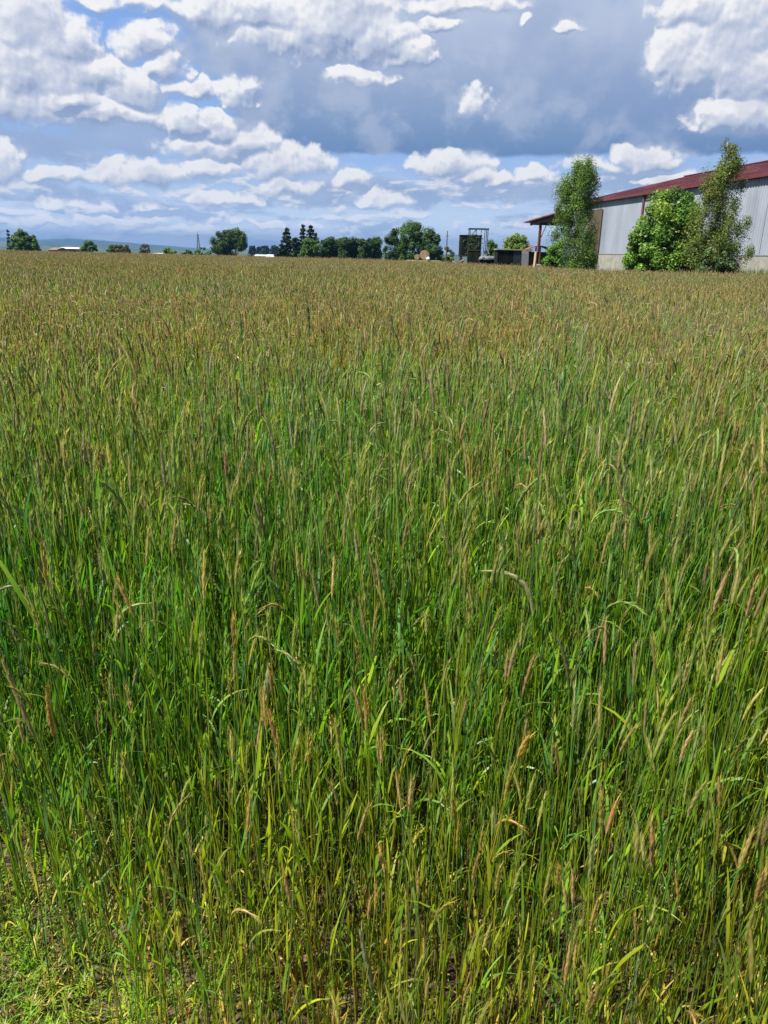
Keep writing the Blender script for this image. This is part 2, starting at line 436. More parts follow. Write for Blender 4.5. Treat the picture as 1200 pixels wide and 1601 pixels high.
# ------------------------------------------------------------ rye: shapes shared by the crop and the single stalks
GREEN = [(.095, .195, .010), (.13, .215, .010), (.075, .18, .018), (.16, .23, .010), (.08, .17, .04)]
YELLOW = [(.32, .30, .03), (.38, .29, .04), (.27, .30, .03)]
DRY = [(.34, .22, .06), (.38, .28, .12), (.28, .18, .06)]
EARC = [(.21, .225, .06), (.23, .21, .07), (.235, .195, .085), (.16, .205, .055), (.18, .21, .075), (.25, .22, .08)]
def frame(d, rg):
    d = d / np.linalg.norm(d); u = np.cross(d, [0.3, 0.5, .81]); u = u / np.linalg.norm(u); v = np.cross(d, u)
    a = rg.uniform(0, 6.28); return d, u * math.cos(a) + v * math.sin(a), v * math.cos(a) - u * math.sin(a)
class Plant:
    def __init__(s): s.V = []; s.F = []; s.C = []
    def add(s, v, f, c):
        n = len(s.V); s.V += list(v); s.F += [tuple(i + n for i in t) for t in f]
        s.C += list(c) if len(np.shape(c)) == 2 else [c] * len(v)
    def tube(s, pts, rad_, n, c, c2=None):
        v = []; cc = []
        rg = np.random.default_rng(1)
        for i, p in enumerate(pts):
            d = pts[min(i+1, len(pts)-1)] - pts[max(i-1, 0)]; d, u, w = frame(d, np.random.default_rng(1))
            r = rad_[i]
            for j in range(n):
                t = 6.2832 * j / n; v.append(p + u * math.cos(t) * r + w * math.sin(t) * r)
                t = i / (len(pts) - 1); cc.append(np.array(c) * (1 - t) + np.array(c2 if c2 is not None else c) * t)
        f = []
        for i in range(len(pts) - 1):
            for j in range(n if n > 2 else 1):
                a, b = i*n + j, i*n + (j+1) % n
                f += [(a, b, b + n), (a, b + n, a + n)]
        s.add(v, f, cc)
    def leaf(s, p0, azi, L, w, up, droop, seg, c, c2, rg, twist=0.):
        pts = []; p = np.array(p0, float); a = up
        hd = np.array((math.cos(azi), math.sin(azi), 0)); tw = 0
        side0 = np.array((-math.sin(azi), math.cos(azi), 0))
        v = []; cc = []
        for i in range(seg + 1):
            t = i / seg
            d = hd * math.cos(a) + np.array((0, 0, 1)) * math.sin(a)
            nrm = np.cross(side0, d)
            sd = side0 * math.cos(tw) + nrm * math.sin(tw)
            ww = w * (.55 + .45 * min(1, t * 4)) * (1 - t ** 2.4) * .5 + .0004
            v += [p - sd * ww, p + sd * ww]; k = np.array(c) * (1 - t ** 2) + np.array(c2) * t ** 2
            cc += [k, k * 1.08]
            p = p + d * L / seg; a -= droop / seg * (0.4 + 1.2 * t); tw += twist / seg
        f = []
        for i in range(seg): b = 2 * i; f += [(b, b+1, b+3), (b, b+3, b+2)]
        s.add(v, f, cc)
    def ear(s, pts, r, sides, c, awns, awn_len, rg, aw=.0006):
        """pts: axis of the ear from its base to its tip"""
        pts = [np.array(p, float) for p in pts]; n = len(pts); v = []; cc = []
        c = np.array(c)
        d0, u, w = frame(pts[-1] - pts[0], rg)
        for i, p in enumerate(pts):
            t = i / (n - 1); rr = r * (max(.0, math.sin(math.pi * min(1, t * .86 + .12))) ** .55) * (1.18 if i % 2 else .84)
            if i == n - 1: rr = r * .12
            for j in range(sides):
                a = 6.2832 * j / sides + (.5 if i % 2 else 0)
                v.append(p + u * math.cos(a) * rr + w * math.sin(a) * rr * .68)
                cc.append(c * (1.22 if (i + j) % 2 else .78) * rg.uniform(.85, 1.15) if sides > 3 else c)
        f = []
        for i in range(n - 1):
            for j in range(sides):
                a, b = i * sides + j, i * sides + (j + 1) % sides
                f += [(a, b, b + sides), (a, b + sides, a + sides)]
        s.add(v, f, cc)
        ac = c * np.array((1.3, 1.3, 1.05))
        for k in range(awns):
            t = rg.uniform(.05, 1.0); q = t * (n - 1); i = min(int(q), n - 2); p = pts[i] * (1 - q + i) + pts[i+1] * (q - i)
            dd = pts[i+1] - pts[i]; dd = dd / np.linalg.norm(dd)
            a = rg.uniform(0, 6.2832); o = u * math.cos(a) + w * math.sin(a) * .8
            sp_ = rg.uniform(.14, .42); tip = p + o * r * .6 + (dd * math.cos(sp_) + o * math.sin(sp_)) * awn_len * rg.uniform(.7, 1.25) * (1.1 - .35 * t)
            sd = np.cross(dd, o) * aw * 1.4
            s.add([p + o * r * .5 - sd, p + o * r * .5 + sd, tip], [(0, 1, 2)], [ac, ac, ac * 1.15])
    def arrays(s): return np.array(s.V, np.float32), np.array(s.F, np.int32), np.array(s.C, np.float32)

def rye_axis(rg, h, bend, nod, ear_len, n_st, n_ear):
    """stem and ear axis in the xz plane"""
    pts = []; x = z = 0.0; L = h / n_st
    a = math.pi / 2 - rg.normal(0, .02)
    for i in range(n_st + 1):
        pts.append(np.array((x, 0, z))); a -= bend / n_st * (i / n_st); x += math.cos(a) * L; z += math.sin(a) * L
    e = [pts[-1]]; 
    for i in range(n_ear):
        a -= nod / n_ear; e.append(e[-1] + np.array((math.cos(a), 0, math.sin(a))) * ear_len / n_ear)
    return pts, e
def proto(seed, lod, eared=True, tan=0.):
    rg = np.random.default_rng(seed); P_ = Plant()
    h = rg.uniform(.93, 1.10); el_ = rg.uniform(.07, .105)
    nod = abs(rg.normal(.12, .22)) + (1.5 if rg.random() < .05 else 0); bend = abs(rg.normal(.10, .12)) + .25 * nod
    g = GREEN[rg.integers(len(GREEN))]; ec = EARC[rg.integers(len(EARC))]
    if rg.random() < tan: ec = ((.255, .205, .10), (.245, .19, .10), (.265, .22, .10))[rg.integers(3)]
    stc = np.array(g) * np.array((1.15, 1.0, 1.3)); low = np.array(((.22, .20, .05), (.14, .17, .05), (.24, .15, .07))[rg.integers(3)]) if rg.random() < .5 else stc * .9
    st, e = rye_axis(rg, h, bend, nod, el_, 7 if lod == 0 else (4 if lod == 1 else 2), 8 if lod == 0 else (4 if lod == 1 else 2))
    if lod == 0:
        P_.tube(st, np.linspace(.0024, .0014, 8), 3, low, stc)
        if eared: P_.ear(e, rg.uniform(.0034, .0050), 5, ec, 30, .03, rg)
        else: P_.leaf(st[-1], rg.uniform(0, 6.28), rg.uniform(.07, .14), .0055, 1.35, rg.uniform(.2, 1.2), 6, g, g, rg, rg.uniform(-1, 1))
        for k, z in enumerate((.06, .16, .30, .44, .58, .74)):
            if rg.random() < .12: continue
            z = z * h + rg.uniform(-.05, .05); q = z / h * 7; i = int(q); p = st[i] * (1 - q + i) + st[i+1] * (q - i)
            if k < 2 or (k == 3 and rg.random() < .18): c = DRY[rg.integers(3)] if rg.random() < .45 else YELLOW[rg.integers(3)]; c2 = DRY[rg.integers(3)]
            elif k == 2 and rg.random() < .5: c = YELLOW[rg.integers(3)]; c2 = DRY[1]
            else: c = GREEN[rg.integers(len(GREEN))]; c2 = np.array(c) * (.9 if rg.random() < .7 else 1) + (np.array((.12, .09, .01)) if rg.random() < .3 else 0)
            P_.leaf(p, rg.uniform(0, 6.28), rg.uniform(.11, .21) * (.7 if k in (0, 1) else 1), rg.uniform(.005, .0095), rg.uniform(1.15, 1.5), rg.choice((.1, .2, .35, .7, 1.9)) * rg.uniform(.7, 1.3), 6, c, c2, rg, rg.uniform(-1.6, 1.6))
    elif lod == 1:
        P_.tube(st, np.linspace(.0026, .0017, 5), 2, low, stc)
        P_.ear(e, rg.uniform(.0040, .0056), 4, ec, 8, .03, rg, .0011)
        for k, z in enumerate((.3, .52, .72)):
            z = z * h + rg.uniform(-.06, .06); q = z / h * 4; i = int(q); p = st[i] * (1 - q + i) + st[i+1] * (q - i)
            c = GREEN[rg.integers(len(GREEN))] if rg.random() < .85 else YELLOW[rg.integers(3)]
            P_.leaf(p, rg.uniform(0, 6.28), rg.uniform(.14, .24), rg.uniform(.008, .012), rg.uniform(1.15, 1.5), rg.choice((.15, .3, .6, 1.0, 2.3)) * rg.uniform(.7, 1.3), 3, c, c, rg, rg.uniform(-1.2, 1.2))
    else:
        w = .9 if lod == 2 else 1.6
        k = st[-1]; b = k - np.array((0, 0, .42))
        P_.tube([b, k], [.003 * w, .0022 * w], 2, stc, stc)
        P_.ear(e, rg.uniform(.0065, .0085) * w, 3, np.array(ec), 0, .02, rg)
        if lod == 2:
            c = GREEN[rg.integers(len(GREEN))]
            P_.leaf(b + (k - b) * .5, rg.uniform(0, 6.28), .2, .012, 1.2, 1.4, 2, c, c, rg, 0)
    return P_.arrays()

def fbm2(x, y, sc, seed):
    r = np.random.default_rng(seed); o = np.zeros_like(x)
    for q in range(9):
        a = r.uniform(0, math.pi); k = 6.28 / sc * r.uniform(.5, 2.2); o += np.sin((x * math.cos(a) + y * math.sin(a)) * k + r.uniform(0, 6.28))
    return o / 3.0
VV, FF, CC = [], [], []; NV = 0
def scatter(protos, X, Y, Z, yaw, sc, tilt, tint):
    """every plant of a batch, vectorised; tint is an (n,3) multiplier"""
    global NV
    pick = rng.integers(0, len(protos), len(X))
    for k, (v, f, c) in enumerate(protos):
        m = np.where(pick == k)[0]
        if not len(m): continue
        s = sc[m][:, None]; ca, sa = np.cos(yaw[m])[:, None], np.sin(yaw[m])[:, None]
        vx, vy, vz = v[:, 0][None] * s, v[:, 1][None] * s, v[:, 2][None] * s
        x = vx * ca - vy * sa; y = vx * sa + vy * ca
        x = x + tilt[m, 0][:, None] * vz + X[m][:, None]; y = y + tilt[m, 1][:, None] * vz + Y[m][:, None]
        z = vz + Z[m][:, None]
        V = np.stack([x, y, z], 2).reshape(-1, 3)
        F = (f[None] + (np.arange(len(m)) * len(v))[:, None, None]).reshape(-1, 3) + NV
        c_ = np.repeat(c[None], len(m), 0)
        bright = np.clip(c_[..., 0:1] / (c_[..., 1:2] + .001), 0, 1)         # ears and dry leaves keep their own colour more
        Cc = (c_ * (tint[m][:, None, :] * (1 - bright * .5) + bright * .5)).reshape(-1, 3)
        VV.append(V.astype(np.float32)); FF.append(F); CC.append(Cc.astype(np.float32)); NV += len(V)
def band(r0, r1, dens, margin=1.0, half=31.0):
    w = r1 * math.tan(rad(half)) + margin
    n = int(dens * 2 * w * (r1 - r0 * .5))
    x = rng.uniform(-w, w, n); y = rng.uniform(max(.25, r0 * .7), r1, n); r = np.hypot(x, y)
    m = (r >= r0) & (r < r1) & (np.abs(x) < y * math.tan(rad(half)) + margin) & (r < field_r(x, y)) & (edge_dist(x, y) > 0)
    return x[m], y[m]
def tints(x, y):
    sp_ = .28 - .16 * smooth(4, 14, np.hypot(x, y))
    g = (1 + rng.uniform(-1, 1, len(x)) * sp_)[:, None] * np.ones(3)
    warm = np.clip(fbm2(x, y, 1.6, 4) * .18 + fbm2(x, y, 9, 5) * .12 + rng.normal(0, 1, len(x)) * (sp_ * .42), -.3, .6)
    em = np.clip(1.1 - np.hypot((x + .3) / 1.5, (y - 2.6) / 1.6), 0, .28)          # a fresher, bluer green stand in the middle
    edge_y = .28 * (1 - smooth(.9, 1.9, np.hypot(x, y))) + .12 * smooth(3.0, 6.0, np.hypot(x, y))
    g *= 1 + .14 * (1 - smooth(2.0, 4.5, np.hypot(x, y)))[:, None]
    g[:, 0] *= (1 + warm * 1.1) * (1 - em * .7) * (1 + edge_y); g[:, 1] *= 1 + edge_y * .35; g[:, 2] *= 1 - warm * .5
    return g
def crop():
    # near
    x, y = band(.55, 3.4, 1050, .5, 37)
    r = np.hypot(x, y); ed = edge_dist(x, y)
    row = .5 + .5 * np.cos(6.2832 * (x * .96 + y * .2) / .125)
    keep = rng.random(len(x)) < np.clip(.80 + .2 * smooth(.8, 1.7, r), 0, 1) * (.5 + .5 * row) * np.clip(.55 + .45 * smooth(0, .3, ed), 0, 1) * 1.25 * np.clip(1 + .3 * fbm2(x, y, .5, 9), .3, 1.4)
    x, y, r, ed = x[keep], y[keep], r[keep], ed[keep]
    hs = (.66 + .30 * smooth(.55, 1.9, r)) * rng.normal(1.0, .11, len(x)) * (.86 + .14 * smooth(-.05, .3, ed))
    late = rng.random(len(x)) < .16; hs = np.where(late, hs * .78, hs); hs = np.minimum(hs, 1.22 * 1.1)
    P0 = [proto(100 + k, 0, True, .28) for k in range(48)]; PV = [proto(500 + k, 0, False) for k in range(32)]
    tn = tints(x, y); yaw = rng.uniform(0, 6.28, len(x)); tl = rng.normal(0, .05, (len(x), 2))
    er = rng.random(len(x)) < .50 + .42 * smooth(1.2, 3.0, r)
    for q, pp, hh in ((er, P0, hs), (~er, PV, hs * .84)):
        scatter(pp, x[q], y[q], np.zeros(q.sum()), yaw[q], hh[q], tl[q], tn[q])
    n0 = len(x)
    x, y = band(3.4, 9.5, 480, 1.2, 32)
    hs = rng.normal(.965, .08, len(x)) + .03 * fbm2(x, y, 2.5, 3)
    P1 = [proto(200 + k, 1, True, .35) for k in range(36)]; P1b = [proto(260 + k, 1, True, .7) for k in range(30)]
    tn = tints(x, y); yaw = rng.uniform(0, 6.28, len(x)); tl = rng.normal(0, .045, (len(x), 2)); q = rng.random(len(x)) < smooth(3.2, 7.5, np.hypot(x, y))
    for m, pp in ((q, P1b), (~q, P1)): scatter(pp, x[m], y[m], np.zeros(m.sum()), yaw[m], hs[m], tl[m], tn[m])
    n1 = len(x)
    x, y = band(9.5, 30, 250, 2, 31)
    hs = rng.normal(.965, .07, len(x)) + .03 * fbm2(x, y, 4, 3)
    P2 = [proto(300 + k, 2, True, .75) for k in range(24)]
    scatter(P2, x, y, np.zeros(len(x)), rng.uniform(0, 6.28, len(x)), hs, rng.normal(0, .05, (len(x), 2)), tints(x, y))
    n2 = len(x)
    x, y = band(30, 130, 42, 4, 31)
    hs = rng.normal(.95, .06, len(x)) + .03 * fbm2(x, y, 11, 3)
    P3 = [proto(400 + k, 3, True, .9) for k in range(16)]
    scatter(P3, x, y, np.zeros(len(x)), rng.uniform(0, 6.28, len(x)), hs, rng.normal(0, .05, (len(x), 2)), tints(x, y))
    print('rye plants', n0, n1, n2, len(x), 'verts', NV)
crop()
tag(np_obj('rye_crop', np.concatenate(VV), np.concatenate(FF), M_rye, np.concatenate(CC)), 'dense field of unripe green rye with brownish ears', 'grain crop', kind='stuff')
VV.clear(); FF.clear(); CC.clear(); NV = 0

# ------------------------------------------------------------ trees and bushes
def leaves(pts, nrm, size, cols, rg, aspect=1.5):
    n = len(pts); u = rg.normal(0, 1, (n, 3)); u -= (u * nrm).sum(1)[:, None] * nrm * .8
    u /= np.linalg.norm(u, axis=1)[:, None] + 1e-9
    w = np.cross(nrm, u); w /= np.linalg.norm(w, axis=1)[:, None] + 1e-9
    s = size * rg.uniform(.6, 1.35, n)[:, None]
    a = pts - u * s * .5 * aspect; c = pts + u * s * .5 * aspect; b = pts + w * s * .42 - u * s * .1; d = pts - w * s * .42 - u * s * .1
    V = np.stack([a, b, c, d], 1).reshape(-1, 3); F = np.arange(4 * n).reshape(-1, 4)
    return V, F, np.repeat(cols, 4, 0)
def crown_points(lobes, clumps, cr, n, rg, droop=0.0, shell=.62, low=-1.0):
    """lobes: (x,y,z,rx,ry,rz). Clump centres sit in the lobes, leaves in the clumps"""
    lobes = np.array(lobes, float); w = (lobes[:, 3] * lobes[:, 4] * lobes[:, 5]) ** (2 / 3.); w /= w.sum()
    k = rg.choice(len(lobes), clumps, p=w); d = rg.normal(0, 1, (clumps, 3)); d /= np.linalg.norm(d, axis=1)[:, None]
    rr = (shell + (1 - shell) * rg.random(clumps) ** .7)[:, None]
    cc = lobes[k, :3] + d * rr * lobes[k, 3:]
    cs = cr * rg.uniform(.6, 1.35, clumps)
    q = rg.integers(0, clumps, n); e = rg.normal(0, 1, (n, 3)); e /= np.linalg.norm(e, axis=1)[:, None]
    r = (rg.random(n) ** .45)[:, None] * cs[q][:, None]
    off = e * r
    if droop: off[:, 2] = off[:, 2] * (1 + droop) - droop * cs[q] * .5
    p = cc[q] + off; nn = e + rg.normal(0, .55, (n, 3)) + np.array((0, 0, .35)); nn /= np.linalg.norm(nn, axis=1)[:, None]
    return p, nn, q, cc
def tree(name, label, cat, base, lobes, leaf_n, leaf_s, colors, clumps=60, cr=.5, trunk_r=.15, trunk_h=None, bark=None, seed=1, droop=0.0, shell=.55, group=None, lean=(0, 0), trunk=True, flowers=None, tips=None, parts=('trunk', 'crown'), limbs=14):
    rg = np.random.default_rng(seed); b = Vector(base)
    root = empty(name, b, label, cat, group)
    p, nn, q, cc = crown_points(lobes, clumps, cr, leaf_n, rg, droop, shell)
    tone = rg.uniform(.72, 1.3, clumps)[q] * rg.uniform(.87, 1.13, leaf_n)
    ca = np.array(colors[0]); cb = np.array(colors[1]); mixk = np.clip(rg.normal(.4, .25, clumps)[q] + rg.normal(0, .2, leaf_n), 0, 1)[:, None]
    col = (ca * (1 - mixk) + cb * mixk) * tone[:, None]
    if tips is not None:
        f, tc_ = tips; m = f(p, rg); col[m] = np.array(tc_) * rg.uniform(.7, 1.3, (m.sum(), 1))
    V, F, C = leaves(p, nn, leaf_s, col, rg)
    np_obj(parts[1], V, F, M_leaf, C, root)
    if flowers:
        fn, fs, fc = flowers
        L = np.array(lobes, float); k = rg.choice(len(L), fn); d = rg.normal(0, 1, (fn, 3)); d[:, 2] = np.abs(d[:, 2]) * .9 - .25; d /= np.linalg.norm(d, axis=1)[:, None]
        fp = L[k, :3] + d * L[k, 3:] * 1.04
        m = d[:, 1] < .5; fp = fp[m]; d = d[m]
        reps = 9; fpp = np.repeat(fp, reps, 0) + rg.normal(0, fs * .55, (len(fp) * reps, 3)) * (1, 1, .45); dd = np.repeat(d, reps, 0) + (0, 0, .8); dd /= np.linalg.norm(dd, axis=1)[:, None]
        V, F, C = leaves(fpp, dd, fs * .55, np.array(fc) * rg.uniform(.8, 1.1, (len(fpp), 1)), rg, 1.0)
        np_obj('flower_heads', V, F, M_leaf, C, root)
    if trunk:
        L = np.array(lobes, float); top = (L[:, 2] + L[:, 5] * .7).max() if trunk_h is None else trunk_h
        if lean == (0, 0):
            k_ = int(np.argmax(L[:, 2])); lean = (L[k_, 0] / L[k_, 2], 0)
        mb = MB(); n = 9; path = []
        for i in range(n):
            t = i / (n - 1); path.append(Vector((lean[0] * t * top + rg.normal(0, trunk_r * .25) * t, lean[1] * t * top + rg.normal(0, trunk_r * .25) * t, top * t - .15)))
        mb.tube(path, [trunk_r * (1.25 if i == 0 else 1) * (1 - .9 * (i / (n - 1)) ** .9) for i in range(n)], 8)
        sel = rg.choice(len(cc), min(limbs, len(cc)), replace=False)
        for c in cc[sel]:
            h = min(max(c[2] * rg.uniform(.45, .8), top * .12), top * .93); t = h / top; s0 = Vector((lean[0] * t * top, lean[1] * t * top, h))
            e = Vector(c); mid = s0.lerp(e, .5) + Vector((0, 0, (e - s0).length * .08))
            r0 = trunk_r * (1 - .88 * t) * .5
            mb.tube([s0, mid, e], [r0, r0 * .6, r0 * .2], 5)
        mb.build(parts[0], bark or M_bark, root, smooth_=True)
    return root
def gx(px, py, Y):
    """ground point straight below the spot seen at a photo pixel"""
    p = at(px, py, Y); return (p.x, Y, float(gz(p.x, Y)))
def hz(px, py, Y): return at(px, py, Y).z - float(gz(at(px, py, Y).x, Y))
def conifer(label, px, ptop, Y, half, seed, cols=((.018, .04, .02), (.03, .06, .025)), cat='conifer', group=None, n=2600, ls=.34, py_base=400):
    rg = np.random.default_rng(seed); b = gx(px, py_base, Y); h = hz(px, ptop, Y); root = empty('conifer_tree', b, label, cat, group)
    P_ = []; N_ = []
    tiers = int(h / .75); 
    for i in range(tiers):
        t = i / tiers; z = h * (.06 + .94 * t); R = half * (1 - t) ** .85 * rg.uniform(.75, 1.15) + .12
        m = max(12, int(n / tiers * (1 - t * .75) * 1.5)); nb = rg.integers(6, 10); a0 = rg.uniform(0, 6.28, nb); br = rg.uniform(.65, 1.15, nb); pick = rg.integers(0, nb, m)
        a = a0[pick] + rg.normal(0, .16, m); r = R * br[pick] * rg.random(m) ** .6
        P_.append(np.stack([r * np.cos(a), r * np.sin(a), z - r * .32 + rg.normal(0, .12, m)], 1))
    p = np.concatenate(P_); nn = rg.normal(0, .5, p.shape) + (0, 0, 1.0); nn /= np.linalg.norm(nn, axis=1)[:, None]
    k = rg.random((len(p), 1)); col = (np.array(cols[0]) * (1 - k) + np.array(cols[1]) * k) * rg.uniform(.7, 1.3, (len(p), 1))
    V, F, C = leaves(p, nn, ls, col, rg, 1.8); np_obj('crown', V, F, M_leaf, C, root)
    mb = MB(); mb.tube([(0, 0, -.2), (0, 0, h * .5), (0, 0, h * .98)], [half * .10, half * .06, .02], 7); mb.build('trunk', M_bark, root)
    return root

# birches, elder and the small bush in front of the shed
def birch_lobes(profile, base, Y):
    """profile: photo pixel row -> (left, right) of the crown outline"""
    out = []
    for (py, l, r) in profile:
        a, c = at(l, py, Y), at(r, py, Y); w = (c.x - a.x) / 2
        out.append((((a.x + c.x) / 2 - base[0]), 0, a.z - base[2], w * .98, w * .9, 12 * Y / 1225 + .12))
    return out
Yb = 63.5; b = gx(902, 423, Yb)
tree('birch_tree', 'slender leafy birch at the far end of the shed wall', 'tree', b,
     birch_lobes([(262, 894, 932), (275, 880, 940), (290, 868, 936), (305, 876, 942), (320, 866, 930), (338, 868, 940), (355, 856, 932), (372, 860, 942), (390, 854, 936), (406, 858, 940), (416, 862, 934)], b, Yb),
     62000, .07, ((.075, .15, .02), (.14, .23, .032)), clumps=150, cr=.56, trunk_r=.12, bark=M_birch, seed=11, droop=.5, shell=.45, limbs=40)
Yb = 43.8; b = gx(1136, 430, Yb)
tree('birch_tree', 'tall thin birch with reddish tips and a pale stem in front of the ribbed wall', 'tree', b,
     birch_lobes([(230, 1130, 1144), (243, 1114, 1150), (256, 1116, 1162), (268, 1104, 1152), (282, 1104, 1170), (298, 1084, 1154), (314, 1086, 1172), (330, 1070, 1152), (346, 1074, 1174), (362, 1060, 1160), (378, 1072, 1180), (394, 1074, 1176), (408, 1080, 1170)], b, Yb),
     44000, .058, ((.08, .14, .02), (.16, .205, .035)), clumps=150, cr=.40, trunk_r=.075, bark=M_birch, seed=12, droop=.6, shell=.4, limbs=46,
     tips=(lambda p, rg: (rg.random(len(p)) < np.where(p[:, 2] > 5.0, .16, .05)), (.17, .10, .04)))
Ye = 47.6; b = gx(1030, 428, Ye)
tree('elder_bush', 'broad flowering elder bush between the two birches against the shed wall', 'bush', b,
     birch_lobes([(318, 1018, 1084), (334, 1004, 1092), (350, 998, 1096), (368, 988, 1098), (386, 980, 1098), (402, 975, 1096), (416, 978, 1094)], b, Ye),
     66000, .10, ((.06, .15, .018), (.20, .31, .035)), clumps=150, cr=.50, trunk_r=.11, seed=13, shell=.6, limbs=16, flowers=(170, .12, (.34, .42, .16)))
Ys = 54.6; b = gx(860, 420, Ys)
tree('bush', 'small bright green bush at the foot of the far birch', 'bush', b,
     birch_lobes([(392, 856, 872), (403, 850, 876), (414, 848, 878)], b, Ys), 7000, .10, ((.07, .17, .018), (.12, .24, .025)), clumps=40, cr=.25, trunk_r=.03, seed=14, limbs=8)
b = gx(1122, 428, 42.6)
tree('bush', 'low grey-green shrub around the foot of the tall thin birch', 'bush', b,
     birch_lobes([(404, 1098, 1140), (416, 1094, 1152), (425, 1092, 1156)], b, 42.6), 6000, .09, ((.05, .10, .03), (.12, .17, .07)), clumps=40, cr=.22, trunk_r=.02, seed=15, limbs=8)

# broadleaved trees and bushes beyond the field
DK = ((.025, .065, .013), (.055, .11, .02)); MD = ((.04, .10, .016), (.10, .18, .024)); BR = ((.09, .17, .02), (.16, .24, .03))
def blob_tree(name, label, cat, Y, rows, n, ls, cols, seed, clumps=60, cr=None, trunk_h=None, trunk_r=None, group=None, base_px=None, shell=.6, parts=('trunk', 'crown')):
    cx = sum((l + r) / 2 for _, l, r in rows) / len(rows) if base_px is None else base_px
    b = gx(cx, rows[-1][0], Y); lob = []
    for i, (py, l, r) in enumerate(rows):
        a, c = at(l, py, Y), at(r, py, Y); w = (c.x - a.x) / 2
        nxt = rows[min(i + 1, len(rows) - 1)][0]; prv = rows[max(i - 1, 0)][0]; hh = max(3, (nxt - prv) * .55) * Y / 1225
        lob.append(((a.x + c.x) / 2 - b[0], 0, a.z - b[2], w * .9, w * .9, hh))
    H = max(l[2] + l[5] for l in lob)
    return tree(name, label, cat, b, lob, n, ls, cols, clumps, cr or H * .11, trunk_r or H * .028, trunk_h or H * .8, seed=seed, group=group, shell=shell, parts=parts)
blob_tree('broadleaf_tree', 'round dark crowned tree, the fuller of the pair in mid field distance', 'tree', 215, [(366, 338, 366), (374, 326, 370), (383, 323, 370), (391, 330, 368), (397, 334, 366)], 13650, 0.25, DK, 31, 80, trunk_r=.3)
blob_tree('broadleaf_tree', 'lighter tree with an open crown and visible trunk at the right of the pair', 'tree', 222, [(362, 352, 374), (369, 352, 384), (377, 358, 388), (385, 364, 386)], 10920, 0.24, MD, 32, 60, trunk_r=.3, base_px=370)
blob_tree('bush', 'big rounded bush at the far left end of the field', 'bush', 165, [(364, 22, 42), (371, 15, 56), (378, 12, 62), (384, 12, 68), (389, 14, 70)], 13650, 0.20, MD, 33, 80)
conifer('slim dark conifer peeking over the big bush at the far left', 15.5, 356, 190, 1.0, 34, n=900, ls=.3, py_base=388)
blob_tree('bush', 'small round green bush right of the long white roof', 'bush', 170, [(380, 130, 144), (385, 124, 150), (390, 122, 152)], 5460, 0.18, MD, 35, 36)
blob_tree('bush', 'reddish brown bush in the row at the left field edge', 'bush', 175, [(384, 184, 200), (389, 176, 206), (393, 174, 210)], 4200, 0.18, ((.10, .075, .035), (.15, .12, .05)), 36, 36)
blob_tree('bush', 'green bush touching the left side of the reddish brown bush', 'bush', 178, [(386, 170, 182), (391, 166, 186)], 2730, 0.18, MD, 37, 24)
blob_tree('bush', 'sparse purplish shrub right of the reddish brown bush', 'bush', 180, [(385, 220, 232), (390, 216, 236), (394, 214, 238)], 1890, 0.17, ((.06, .06, .05), (.09, .08, .06)), 38, 26)
blob_tree('bush', 'low bright green bush left of the radio mast', 'bush', 175, [(391, 254, 268), (395, 252, 280)], 3150, 0.18, BR, 39, 26)
blob_tree('bush', 'low dark bush with a flat top nearest the radio mast on its left', 'bush', 178, [(394, 284, 300), (397, 282, 304)], 2310, 0.18, DK, 40, 22)
blob_tree('bush', 'yellow-green bush at the foot of the radio mast', 'bush', 172, [(390, 306, 322), (395, 302, 332), (399, 300, 336)], 5040, 0.18, MD, 41, 36)
# the row of hedge trees, conifers and the big clump
blob_tree('bush', 'bright leafy bush at the left end of the clipped tree row', 'bush', 158, [(376, 478, 500), (384, 468, 502), (393, 464, 503), (401, 464, 503)], 10920, 0.18, ((.045, .11, .016), (.11, .19, .025)), 42, 60)
for i in range(9):
    x = 508 + i * 9.8; t = 373.5 + [1.5, 0, 1, .5, 2, 0, 1, -1, 1.5][i]
    blob_tree('hedge_tree', None, 'tree', 160 + (i % 3) * 1.5, [(t + 3, x - 6, x + 6), (t + 10, x - 7.5, x + 7.5), (t + 19, x - 8, x + 8), (403, x - 7.5, x + 7.5)], 7560, 0.18, DK, 50 + i, 40, cr=.6)
    o = [q for q in COL.objects if q.name.startswith('hedge_tree')]
    o = sorted(o, key=lambda q: q.name)[-1] if i else o[0]
    tag(o, ['first', 'second', 'third', 'fourth', 'fifth', 'sixth', 'seventh', 'eighth', 'ninth and last'][i] + ' dark green tree from the left in the dense clipped tree row', None, 'trees of the clipped row')
blob_tree('poplar', 'slim separate tree between the clipped row and the big tree clump', 'tree', 170, [(375, 587, 594), (385, 584, 597), (397, 584, 597)], 3780, 0.18, MD, 61, 26)
conifer('tall spruce with an uneven crown, leftmost of the conifer group', 449, 353, 175, 2.9, 62, n=4600)
conifer('short dark spruce filling the left foot of the conifer group', 441, 377, 170, 2.3, 63, n=3200)
conifer('dark bushy spruce of middle height inside the conifer group', 463, 368, 172, 2.9, 64, n=4200)
conifer('thin pointed spruce left of the tallest pair', 474, 347.5, 185, 2.3, 65, n=3800)
conifer('tallest dark spruce at the right of the conifer group', 486, 349, 180, 3.0, 66, n=4800)
conifer('narrow spruce leaning on the right side of the tallest one', 493, 361, 183, 2.2, 67, n=3000)
blob_tree('broadleaf_tree', 'tallest bright topped tree in the middle of the big clump', 'tree', 140, [(354, 634, 656), (362, 624, 668), (374, 620, 674), (388, 620, 676), (401, 622, 674)], 18900, 0.17, ((.035, .09, .014), (.085, .165, .022)), 71, 100)
